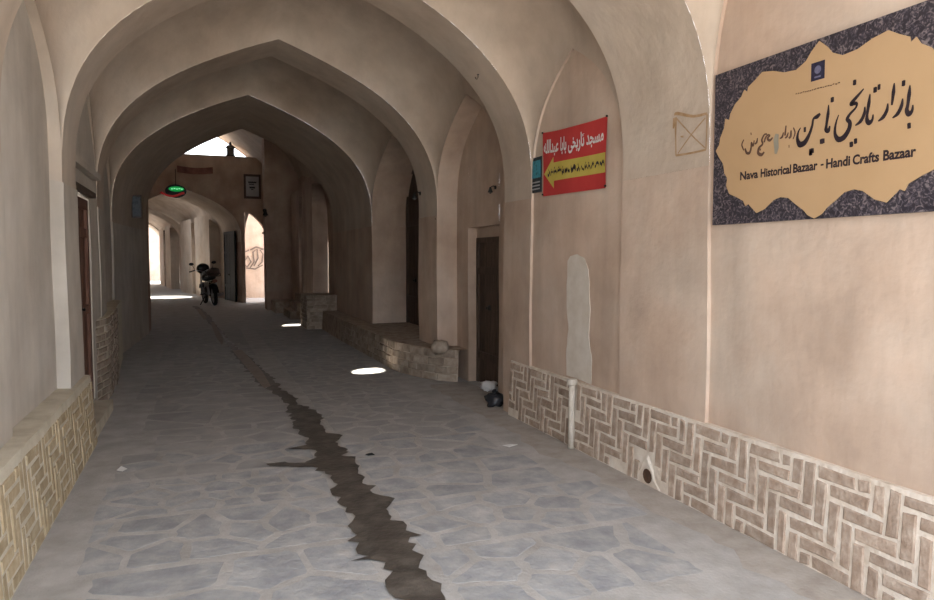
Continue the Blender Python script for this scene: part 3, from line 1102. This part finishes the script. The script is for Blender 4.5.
kid(strokes3(MB(), tiny, LX, TW).build('caption_line', 'ink2'), SIGN)
lp = [rpt(a, b_, SX) for a, b_ in ((812.5, 64), (826, 60.5), (825.5, 79.5), (812, 82))]
y0_, y1_ = lp[1].y, lp[0].y
z0_, z1_ = lp[3].z, lp[0].z
logo = kid(MB().box((SX - .0075, y0_, z0_), (SX - .004, y1_, z1_)).build('emblem', 'logo'), SIGN)
ym_, zm_ = (y0_ + y1_) / 2, (z0_ + z1_) / 2
em = MB().lathe([(.0, -.0082), (.016, -.0082), (.02, -.0078)], (SX, ym_, zm_ + .006), 'x', 14)
em.box((SX - .0082, ym_ - .018, zm_ - .032), (SX - .0076, ym_ + .018, zm_ - .024))
o = em.build('emblem_mark', 'logo2')
o.parent = logo
o.matrix_parent_inverse = Matrix.Translation(SIGN.location).inverted() @ Matrix.Translation(SIGN.location)
sm = [[c3(238, 420, 5), c3(232, 450, 7), c3(234, 490, 6.5), c3(230, 520, 3)]]
kid(strokes3(MB(), sm, LX, TW, .0015).build('paint_smudge', 'smudge'), SIGN)


def text_mesh(body, bold=0.0, narrow=1.0):
    c = bpy.data.curves.new('lettering', 'FONT')
    c.body = body
    c.size = 1
    c.offset = bold
    c.resolution_u = 3
    o = bpy.data.objects.new('lettering', c)
    COL.objects.link(o)
    bpy.context.view_layer.update()
    me = o.to_mesh()
    vs = [v.co.copy() for v in me.vertices]
    fs = [tuple(p.vertices) for p in me.polygons]
    o.to_mesh_clear()
    bpy.data.objects.remove(o)
    bpy.data.curves.remove(c)
    x0 = min(v.x for v in vs); x1 = max(v.x for v in vs)
    y0 = min(v.y for v in vs); y1 = max(v.y for v in vs)
    return [((v.x - x0) / (x1 - x0), (v.y - y0) / (y1 - y0)) for v in vs], fs


def text_on(body, to3, bold=0.0):
    uv, fs = text_mesh(body, bold)
    return MB().add([to3(u, v) for u, v in uv], fs)


# Latin line, word by word
ta, tb = rpt(740, 180.5, LX), rpt(916.5, 156.5, LX)
frac = [('Nava', 740, 758), ('Historical', 760.5, 791), ('Bazaar', 793, 817.5), ('-', 820.5, 823.5), ('Handi', 826, 850), ('Crafts', 852.5, 879), ('Bazaar', 883, 916)]
for body, xa, xb in frac:
    def base(px):
        return 180.5 + (px - 740) * (156.5 - 180.5) / 176.5
    a, b_ = rpt(xa, base(xa), LX), rpt(xb, base(xb), LX)
    hh = .047 if body != '-' else .008
    up = 0 if body != '-' else .018
    mb = text_on(body, lambda u, v: Vector((LX, a.y + (b_.y - a.y) * u, a.z + (b_.z - a.z) * u + up + hh * v)), .034)
    kid(mb.build('latin_word', 'ink'), SIGN)

# --- red banner
BX = 2.852
bq = [rpt(543, 133, BX), rpt(607, 116, BX), rpt(605.5, 188, BX), rpt(543, 196.5, BX)]   # TL TR BR BL
BAN = empty('red_banner', (BX, bq[3].y, bq[3].z))
tag(BAN, 'red cloth banner with white Persian lettering and a yellow arrow', 'banner')


def ban(u, v, out=0.0):
    """u from the arrow's tip side, v upwards"""
    p = bq[3].lerp(bq[2], u).lerp(bq[0].lerp(bq[1], u), v)
    sag = -.012 * math.sin(math.pi * u) * (v > .5) * v
    wv = .006 * math.sin(u * 9 + v * 3) * math.sin(v * 4 + .4)
    return Vector((BX + wv - out, p.y, p.z + sag))


kid(MB().grid([[ban(i / 24, j / 14) for i in range(25)] for j in range(15)]).build('cloth', 'red', None, True), BAN)
cols_ = [(.02, .345, .35), (.11, .22, .475), (.199, .10, .60), (.2, .22, .50)]
cols_ += [(.2 + .8 * k / 20, .22, .50) for k in range(1, 21)]
mbA = MB().grid([[ban(u_, lo_ + (hi_ - lo_) * k / 8, .004) for k in range(9)] for u_, lo_, hi_ in cols_])
kid(mbA.build('arrow', 'yellow'), BAN)

AR = {  # isolated, final, initial, medial
    'م': 'ﻡﻢﻣﻤ', 'س': 'ﺱﺲﺳﺴ', 'ج': 'ﺝﺞﺟﺠ', 'د': 'ﺩﺪ', 'ت': 'ﺕﺖﺗﺘ', 'ا': 'ﺍﺎ', 'ر': 'ﺭﺮ', 'ی': 'ﯼﯽﯾﯿ', 'خ': 'ﺥﺦﺧﺨ',
    'ب': 'ﺏﺐﺑﺒ', 'ع': 'ﻉﻊﻋﻌ', 'ل': 'ﻝﻞﻟﻠ', 'ه': 'ﻩﻪﻫﻬ'}


def shape(s):
    out = []
    for i, ch in enumerate(s):
        if ch not in AR:
            out.append(ch)
            continue
        pj = i > 0 and s[i - 1] in AR and len(AR[s[i - 1]]) == 4
        nj = i < len(s) - 1 and s[i + 1] in AR and len(AR[ch]) == 4
        out.append(AR[ch][(3 if nj else 1) if pj else (2 if nj else 0)])
    return ''.join(reversed(out))


mb = text_on(shape('مسجد تاریخی بابا عبدالله'), lambda u, v: ban(.03 + .94 * u, .60 + .28 * v, .007), .03)
kid(mb.build('white_lettering', 'white'), BAN)
sq = MB()
rs = random.Random(4)
u = .09
while u < .97:
    wd = rs.uniform(.03, .075)
    h0 = .345 + rs.uniform(-.012, .012)
    pts = [(u + wd * k / 5, h0 + rs.uniform(-.03, .035)) for k in range(6)]
    th = rs.uniform(.014, .024) * (1.6 if .35 < u < .6 else 1)
    sq.grid([[ban(a, b_ - th, .007) for a, b_ in pts], [ban(a, b_ + th, .007) for a, b_ in pts]])
    if rs.random() < .6:
        sq.grid([[ban(u + .3 * wd, h0 + .05, .007), ban(u + .5 * wd, h0 + .05, .007)], [ban(u + .3 * wd, h0 + .075, .007), ban(u + .5 * wd, h0 + .075, .007)]])
    u += wd + rs.uniform(.006, .016)
kid(sq.build('black_lettering', 'ink'), BAN)
for u_, v_ in ((0, 1), (1, 1), (1, .03), (0, .03)):
    p = ban(u_, v_)
    kid(MB().lathe([(0, -.012), (.008, -.010), (.008, 0), (.003, .0), (.003, .004)], p, 'x', 8).build('nail', 'iron'), BAN)

# --- little teal poster
q = [rpt(531.5, 159, 2.862), rpt(541.5, 155, 2.862), rpt(541.5, 191, 2.862), rpt(531.5, 193.5, 2.862)]
y1_, y0_ = q[0].y, q[1].y
z1_, z0_ = q[0].z, q[3].z
PO = empty('teal_poster', (2.862, y0_, z0_))
tag(PO, 'small teal and black poster beside the red banner', 'poster')
kid(MB().box((2.858, y0_, z0_), (2.868, y1_, z1_)).build('backing', 'charcoal'), PO)
kid(MB().box((2.855, y0_ + .01, z0_ + .13), (2.8585, y1_ - .01, z1_ - .03)).build('picture', 'teal'), PO)
mb = MB()
for k in range(3):
    mb.box((2.8555, y0_ + .02, z0_ + .025 + .03 * k), (2.858, y1_ - .02, z0_ + .037 + .03 * k))
kid(mb.build('caption_line', 'paper'), PO)

# --- scratched square, pipe, drain, plaster patch
mb = MB()
sx = 2.812
sq_px = [[(671, 115, 1), (674, 113, 2.4), (690, 115.5, 1.8), (704, 112.5, 1.6)], [(672, 117, 3.2), (671, 135, 1.4), (671, 155, 1.4)], [(671, 155, 1.6), (686, 152.5, 1.3), (702, 149, 1.4)],
         [(704, 113, 1.4), (703, 130, 1.2), (702, 149, 1.2)], [(672, 117, 1.2), (687, 134, .9), (701, 147, .8)], [(702, 117, .9), (687, 134, .9), (673, 153, .8)], [(676, 136, .8), (679, 136, 1.5)],
         [(671, 118, 4), (669, 128, 1.5)]]
m_ = strokes3(MB(), [[(a, b_, c * 1.7) for a, b_, c in st] for st in sq_px], sx, .0052)
# lay the lines on the curved soffit: follow the arch's own profile
for i, v in enumerate(m_.v):
    z = v[2]
    s = 1 - max(0, (z - ZS) / 2.0) ** (1 / QX)
    x = (-.875 + 2.85) / 2 + s * (2.85 + .875) / 2
    m_.v[i] = tuple(warp((x, v[1], v[2])) - Vector((.007, 0, .003)))
kid(m_.build('scratched_square', 'scratch'), WALL_R)

pt = []
pp = [(568, 262), (571, 256), (578, 254), (585, 258), (589, 270), (590, 290), (591, 310), (589, 335), (592, 355), (592, 384), (580, 380), (567, 375), (567, 350), (569, 330), (567, 300)]
pr_ = [rpt(a, b_, 2.872) for a, b_ in pp]
ol = []
for a, b_ in zip(pr_, pr_[1:] + pr_[:1]):
    for k in range(5):
        p = a.lerp(b_, k / 5)
        ol.append((p.y + .012 * noise.noise(p * 11), p.z + .012 * noise.noise(p * 13)))
kid(poly_slab(ol, lambda q: (2.870, q[0], q[1]), .004, (-1, 0, 0)).build('plaster_patch', 'patch'), WALL_R)

pa = rpt(571, 443, 2.79)
PIPE = empty('drain_pipe', (2.79, pa.y, 0))
tag(PIPE, 'short whitish upright pipe with a cap against the herringbone plinth', 'pipe')
kid(MB().tube([(2.79, pa.y, 0), (2.792, pa.y, .2), (2.795, pa.y, .53)], .026, 12).build('tube', 'pipe', None, True), PIPE)
kid(MB().lathe([(0, .575), (.036, .575), (.042, .565), (.042, .53), (.028, .52)], (2.795, pa.y, 0), 'z', 14).build('cap', 'pipe'), PIPE)

ds = PR_Y1 - drain_s
mo = [(ds - .17, .0), (ds - .09, .06), (ds - .05, .15), (ds, .215), (ds + .04, .20), (ds + .10, .10), (ds + .20, .03), (ds + .2, 0)]
od = []
for a, b_ in zip(mo, mo[1:] + mo[:1]):
    for k in range(4):
        y, z = a[0] + (b_[0] - a[0]) * k / 4, a[1] + (b_[1] - a[1]) * k / 4
        od.append((y + .008 * noise.noise(Vector((y * 15, z * 15, 1))), max(0, z + .008 * noise.noise(Vector((y * 14, z * 15, 9))))))
dm = poly_slab(od, lambda q: (2.822, q[0], q[1]), .011, (-1, 0, 0))
for i, v in enumerate(dm.v):
    if v[0] < 2.815:                       # feathered edge
        dm.v[i] = (v[0], ds + (v[1] - ds) * .80, .05 + (v[2] - .05) * .80)
kid(dm.build('drain_mortar', 'mortar_r'), WALL_R)
hole = kid(MB().lathe([(.05, -.008), (.046, -.010), (.03, -.0085), (.0, -.008)], (2.808, ds - .02, .075), 'x', 14).build('painted_drain_hole', 'hole'), WALL_R)  # flat brown disc, nothing cut: the hole's dark depth is painted

# ------------------------------------------------------------------ bags by the low door
p = on_axis(490, 389, 2, 0)
o = MB().blob((0, 0, .055), (.09, .09, .06), 16, 10, jit=.7, seed=5).build('plastic_bag', 'bagwhite', None, True)
o.location = (p.x - .06, p.y - .12, 0.002)
tag(o, 'crumpled white plastic bag on the sill of the low plank door', 'bag')
p = on_axis(501, 403, 2, 0)
BB = empty('black_bag', (p.x - .12, p.y - .12, 0))
BB.scale = (.75, .75, .75)
tag(BB, 'tied black rubbish bag slumped against the pier beside the low plank door', 'bag')
o = MB().blob((0, 0, .085), (.13, .15, .10), 16, 10, jit=.6, seed=9).build('sack', 'bagblack', BB, True)
o = MB().tube([(0, 0, .16), (.01, .01, .185), (-.02, 0, .22)], [.03, .012, .035], 8).build('knot', 'bagblack', BB, True)

# litter scraps on the paving
for i, (px, py) in enumerate(((510, 446), (122, 470), (370, 455))):
    p = on_axis(px, py, 2, .008)
    a = random.uniform(0, 6)
    vs = [(p.x + .05 * math.cos(a + k * 1.57) * (1.4 if k % 2 else .7), p.y + .05 * math.sin(a + k * 1.57), .010 + .012 * (k == 1)) for k in range(4)]
    o = MB().add(vs + [(x, y, z + .003) for x, y, z in vs], [(0, 1, 2, 3), (4, 5, 6, 7), (0, 1, 5, 4), (1, 2, 6, 5), (2, 3, 7, 6), (3, 0, 4, 7)]).build('paper_scrap', 'bagwhite' if i < 2 else 'charcoal')
    tag(o, ('white paper scrap on the paving near the herringbone plinth', 'pale paper scrap on the paving near the yellow brick plinth',
            'small dark scrap on the paving beside the wet channel')[i], 'litter')


# ------------------------------------------------------------------ little lamps, hooks
def wall_lamp(p, d, label, k=1.0):
    """p on the wall, d = direction away from it"""
    r = empty('wall_lamp', p)
    tag(r, label, 'lamp')
    d = Vector(d)
    M0 = Matrix.Translation(Vector((0, 0, 0)))
    ax = 'x' if abs(d.x) > .5 else 'y'
    s = d.x + d.y
    MB().lathe([(0, 0.014 * s), (.035 * k, .012 * s), (.04 * k, 0)], (0, 0, .05 * k), ax, 12).build('mount', 'iron', r)
    MB().tube([Vector((0, 0, .05 * k)), d * .06 * k + Vector((0, 0, .08 * k)), d * .12 * k + Vector((0, 0, .05 * k))], .010 * k, 6).build('bracket', 'iron', r)
    c = d * .12 * k
    MB().lathe([(.008 * k, .055 * k), (.02 * k, .05 * k), (.03 * k, .01 * k), (.055 * k, -.05 * k), (.05 * k, -.052 * k), (.0, -.02 * k)], c, 'z', 12).build('shade', 'iron', r, True)
    MB().blob(c + Vector((0, 0, -.05 * k)), (.026 * k, .026 * k, .032 * k), 10, 6).build('bulb', 'lampglass', r, True)
    return r


p = on_axis(497, 190, 0, 3.115)
wall_lamp((3.10, p.y, p.z), (-1, 0, 0), 'small dark wall lamp above the low plank door', .55)
p = on_axis(420, 196, 0, 2.83)
wall_lamp((2.835, p.y, p.z), (-1, 0, 0), 'small dark wall lamp on the pier before the tall narrow door', .7)
p = on_axis(265, 213, 1, 21.55)
wall_lamp((p.x, 21.60, p.z), (0, -1, 0), 'dark lamp on the buttress beside the small lit opening', 1.5)


def hook(p, label):
    r = empty('iron_hook', p)
    r.scale = (.55, .55, .55)
    tag(r, label, 'hook')
    MB().tube([(0, 0, .03), (0, 0, -.02), (-.02, 0, -.05), (-.045, 0, -.04), (-.05, 0, -.015)], .006, 6).build('hook_rod', 'iron', r)
    MB().lathe([(0, .026), (.02, .026), (.02, .034), (0, .034)], (0, 0, 0), 'z', 8).build('mount', 'iron', r)


def soffit_pt(px, py, pier, t):
    y0, y1, a0, b0, a1, b1, z0, z1 = PIERS[pier]
    y = y0 + (y1 - y0) * t
    q = on_axis(px, py, 1, y)
    xl, xr = a0 + (a1 - a0) * t, b0 + (b1 - b0) * t
    u = (q.x - xl) / (xr - xl) * 2 - 1
    return Vector((q.x, y, ZS + (z0 - ZS) * prof(u) - .03))


hook(soffit_pt(478, 95, 2, .55), 'iron hook in the soffit of the arch before the low plank door')
hook(soffit_pt(437, 130, 3, .02), 'iron hook at the edge of the arch past the low plank door')

# ------------------------------------------------------------------ boards and signs further down the passage
p0 = on_axis(131, 195, 0, -1.02); p1 = on_axis(142, 218, 0, -1.02)
ya, yb = sorted((p0.y, p1.y))
pc = on_axis(136.5, 206.5, 1, 13.9)
BOARD = empty('notice_board', (-1.1, 13.9, 2.0))
tag(BOARD, 'dark blue-grey framed notice board hung in the long dark arch', 'board')
a = on_axis(131, 195, 1, 13.9); b_ = on_axis(142, 218, 1, 13.9)
kid(MB().box((a.x, 13.9, b_.z), (b_.x, 13.94, a.z)).build('frame', 'frame'), BOARD)
kid(MB().box((a.x + .02, 13.893, b_.z + .025), (b_.x - .02, 13.90, a.z - .025)).build('print', 'board_blue'), BOARD)
kid(MB().tube([(a.x - .02, 13.92, a.z - .1), (-1.2, 13.92, a.z - .1)], .012, 6).build('bracket', 'iron'), BOARD)
kid(MB().tube([(a.x - .02, 13.92, b_.z + .1), (-1.2, 13.92, b_.z + .1)], .012, 6).build('bracket', 'iron'), BOARD)

# framed poster above the small opening
a = on_axis(243.5, 174, 1, 25.26); b_ = on_axis(261, 199, 1, 25.26)
FP = empty('framed_notice', (a.x, 25.27, b_.z))
tag(FP, 'framed grey notice with dark writing above the small lit opening', 'notice')
kid(MB().box((a.x, 25.24, b_.z), (b_.x, 25.285, a.z)).build('frame', 'frame'), FP)
kid(MB().box((a.x + .07, 25.232, b_.z + .08), (b_.x - .07, 25.24, a.z - .08)).build('sheet', 'paper'), FP)
wx, hz = b_.x - a.x, a.z - b_.z
for (u0, u1, v0, v1) in ((.26, .74, .64, .70), (.3, .6, .57, .61), (.33, .66, .42, .49), (.42, .56, .36, .40)):
    n = 12
    kid(MB().grid([[Vector((a.x + wx * (u0 + (u1 - u0) * k / n), 25.230, b_.z + hz * (q + .012 * math.sin(k * 2.3 + u0 * 20)))) for k in range(n + 1)] for q in (v0, v1)]).build('writing_line', 'charcoal'), FP)

# faded maroon banner above the far arch
a = on_axis(177, 165.5, 1, 25.25); b_ = on_axis(213, 173.5, 1, 25.25)
o = MB().grid([[Vector((a.x + (b_.x - a.x) * i / 16, 25.25 + .02 * math.sin(i * 1.3 + j), b_.z + (a.z - b_.z) * j / 4 - .05 * math.sin(math.pi * i / 16))) for i in range(17)] for j in range(5)])
o = o.build('maroon_banner', 'maroon', None, True)
tag(o, 'faded maroon cloth strip stretched above the far arch', 'banner')

# green and red lit sign under the far arch
a = on_axis(161, 185, 1, 25.2); b_ = on_axis(184, 199, 1, 25.2)
NS = empty('neon_sign', ((a.x + b_.x) / 2, 25.2, b_.z))
tag(NS, 'small lit green and red sign hanging in the far arch', 'sign')
cx, cz = (a.x + b_.x) / 2, (a.z + b_.z) / 2


def oval(cx, cz, rx, rz, y0, y1, n=20):
    mb = MB()
    rg = [(cx + rx * math.cos(2 * math.pi * k / n), cz + rz * math.sin(2 * math.pi * k / n)) for k in range(n)]
    mb.add([(x, y0, z) for x, z in rg] + [(x, y1, z) for x, z in rg],
           [tuple(range(n)), tuple(range(2 * n - 1, n - 1, -1))] + [(k, (k + 1) % n, n + (k + 1) % n, n + k) for k in range(n)])
    return mb


kid(oval(cx + .1, cz + .03, .33, .22, 25.17, 25.24).build('housing', 'paintblk'), NS)
kid(oval(cx + .12, cz + .10, .24, .085, 25.155, 25.168).build('green_panel', 'green_on'), NS)
mb = MB()
for k in range(5):
    x = cx - .04 + .075 * k
    mb.box((x, 25.148, cz + .085 + .015 * (k % 2)), (x + .055, 25.154, cz + .115 + .015 * (k % 2)))
kid(mb.build('lit_lettering', 'green_hi'), NS)
pts = [(cx - .36 + .09 * k, 25.16, cz - .04 - .12 * math.sin(math.pi * min(1, k / 7.5)) + .02) for k in range(9)]
kid(MB().tube(pts, .035, 8).build('red_tube', 'red_on', None, True), NS)
kid(MB().tube([(cx + .1, 25.2, cz + .2), (cx + .1, 25.2, cz + .75)], .012, 6).build('hanger', 'iron'), NS)

# thing on the wall top against the sky
p = on_axis(230.5, 158, 1, 25.5)
LN = empty('roof_lantern', (p.x, 25.5, 5.0))
tag(LN, 'small dark lantern on the wall top against the white sky', 'lantern')
MB().box((-.15, -.15, 0), (.15, .15, .05)).build('base', 'iron', LN)
MB().box((-.12, -.12, .05), (.12, .12, .30)).build('body', 'lampglass', LN)
MB().lathe([(.18, .30), (.17, .33), (.05, .42), (.03, .50), (0, .52)], (0, 0, 0), 'z', 8).build('roof', 'iron', LN)

# graffiti on the lit alley wall
gx = [[(244, 262, 1), (248, 256, 1.6), (251, 262, 1.6), (247, 267, 1.2), (244, 264, 1)], [(250, 268, 1), (254, 262, 1.6), (253, 252, 1.6), (257, 249, 1.3), (258, 258, 1.6), (254, 266, 1.2)],
      [(258, 266, 1), (262, 262, 1.6), (263, 254, 1.4), (260, 250, 1.2), (264, 249, 1)], [(250, 250, 1.2), (256, 247, 1.6), (263, 249, 1)], [(245, 252, 1), (249, 250, 1.4)], [(246, 268, 1), (255, 269, 1.4), (263, 265, 1)]]
mb = MB()
for st in gx:
    pts = [(on_axis(a, b_, 1, 28.36), wd) for a, b_, wd in st]
    lo, hi = [], []
    for i, (p, wd) in enumerate(pts):
        d = pts[min(i + 1, len(pts) - 1)][0] - pts[max(i - 1, 0)][0]
        d.normalize()
        nn = Vector((-d.z, 0, d.x)) * wd * .020
        lo.append(p - nn); hi.append(p + nn)
    mb.grid([lo, hi])
kid(mb.build('graffiti', 'graf'), WALL_F)

# ------------------------------------------------------------------ motorcycle
MC = empty('motorcycle', (0, 0, 0))
tag(MC, 'black motorcycle parked at the foot of the far arch', 'motorcycle')


def part(mb, nm, mt, par=None, sm=True):
    return mb.build(nm, mt, par or MC, sm)


def wheel(cx, r, nm):
    t = MB()
    rows = []
    for i in range(24):
        a = 2 * math.pi * i / 24
        rows.append([Vector((cx + (r - .05 + .05 * math.cos(b2)) * math.cos(a), .05 * math.sin(b2), r + (r - .05 + .05 * math.cos(b2)) * math.sin(a))) for b2 in [2 * math.pi * k / 8 for k in range(8)]])
    rows.append(rows[0])
    t.grid(rows, closed=True)
    wv = part(t, 'wheel', 'black')
    rim = MB().lathe([(r - .10, -.02), (r - .085, -.03), (r - .085, .03), (r - .10, .02), (r - .10, -.02)], (cx, 0, r), 'y', 24)
    part(rim, 'rim', 'chrome', wv)
    part(MB().lathe([(0, -.06), (.045, -.06), (.045, .06), (0, .06)], (cx, 0, r), 'y', 12), 'hub', 'chrome', wv)
    sp = MB()
    for k in range(12):
        a = 2 * math.pi * k / 12
        sp.tube([(cx + .04 * math.cos(a), .02 * (-1) ** k, r + .04 * math.sin(a)), (cx + (r - .09) * math.cos(a), 0, r + (r - .09) * math.sin(a))], .004, 4)
    part(sp, 'spokes', 'chrome', wv)


wheel(.62, .30, 'front'); wheel(-.62, .30, 'rear')
for s in (-1, 1):
    part(MB().tube([(.62, .09 * s, .30), (.50, .09 * s, .62), (.40, .09 * s, .92)], [.026, .026, .02], 8), 'fork', 'chrome')
    part(MB().tube([(-.62, .09 * s, .30), (-.2, .10 * s, .36)], .022, 6), 'swing_arm', 'iron')
    part(MB().tube([(-.60, .12 * s, .34), (-.46, .12 * s, .68)], .032, 8), 'shock_absorber', 'chrome')
    part(MB().tube([(.36, .26 * s, 1.02), (.30, .42 * s, .99)], .020, 8), 'grip', 'black')
    part(MB().tube([(.37, .24 * s, 1.02), (.42, .30 * s, 1.18)], .006, 5), 'mirror_stem', 'iron')
    part(MB().blob((.42, .32 * s, 1.21), (.015, .07, .045)), 'mirror', 'paintblk')
    part(MB().tube([(-.05, .12 * s, .33), (-.05, .26 * s, .33)], .014, 6), 'foot_peg', 'black')
part(MB().tube([(.36, -.30, 1.02), (.38, -.12, 1.0), (.40, 0, .96), (.38, .12, 1.0), (.36, .30, 1.02)], .013, 8), 'handlebar', 'chrome')
part(MB().tube([(.42, 0, .90), (.15, 0, .70), (-.5, 0, .68), (-.72, 0, .72)], .028, 8).tube([(.40, 0, .86), (.22, 0, .40), (-.2, 0, .30), (-.25, 0, .66)], .024, 8), 'frame_tube', 'iron')
part(MB().blob((.0, 0, .42), (.20, .13, .15), jit=.15), 'engine', 'iron')
part(MB().lathe([(.09, 0), (.10, .03), (.085, .05), (.10, .07), (.085, .09), (.10, .11), (.08, .16)], (.10, 0, .48), 'z', 12), 'cylinder_fins', 'chrome')
part(MB().blob((.14, 0, .80), (.27, .15, .12)), 'fuel_tank', 'paintblk')
part(MB().blob((-.36, 0, .80), (.42, .14, .075)), 'seat', 'black')
part(MB().blob((.50, 0, .90), (.09, .10, .11)), 'headlight', 'chrome')
part(MB().blob((.47, 0, 1.05), (.06, .19, .16)), 'fairing', 'paintblk')
for cx_, a0, a1, nm in ((.62, .5, 2.4, 'front_fender'), (-.62, .7, 2.9, 'rear_fender')):
    rows = []
    for k in range(10):
        a = a0 + (a1 - a0) * k / 9
        rows.append([Vector((cx_ + .35 * math.cos(a), y, .30 + (.35 - abs(y) * .3) * math.sin(a))) for y in (-.085, -.04, 0, .04, .085)])
    part(MB().grid(rows), nm, 'paintblk')
part(MB().tube([(.2, -.12, .40), (0, -.16, .26), (-.35, -.17, .27), (-.95, -.17, .34)], [.022, .022, .04, .045], 10), 'exhaust', 'chrome')
part(MB().box((-.98, -.16, .84), (-.68, .16, .86)).tube([(-.98, -.16, .85), (-1.0, -.16, .93), (-1.0, .16, .93), (-.98, .16, .85)], .012, 6), 'luggage_rack', 'iron', None, False)
part(MB().blob((-.84, 0, .96), (.18, .19, .13), jit=.3, seed=2), 'luggage', 'frame')
part(MB().blob((-.97, 0, .72), (.04, .07, .05)), 'tail_light', 'red_on' if False else 'maroon')
part(MB().tube([(-.05, .10, .30), (-.12, .30, .03)], .014, 6), 'kickstand', 'iron')
mp_ = on_axis(209, 306, 2, 0)
MC.location = (mp_.x + .05, mp_.y + .75, 0)
MC.rotation_euler = (math.radians(-5), 0, math.radians(90 + 11))
MC.scale = (1.14, 1.14, 1.14)
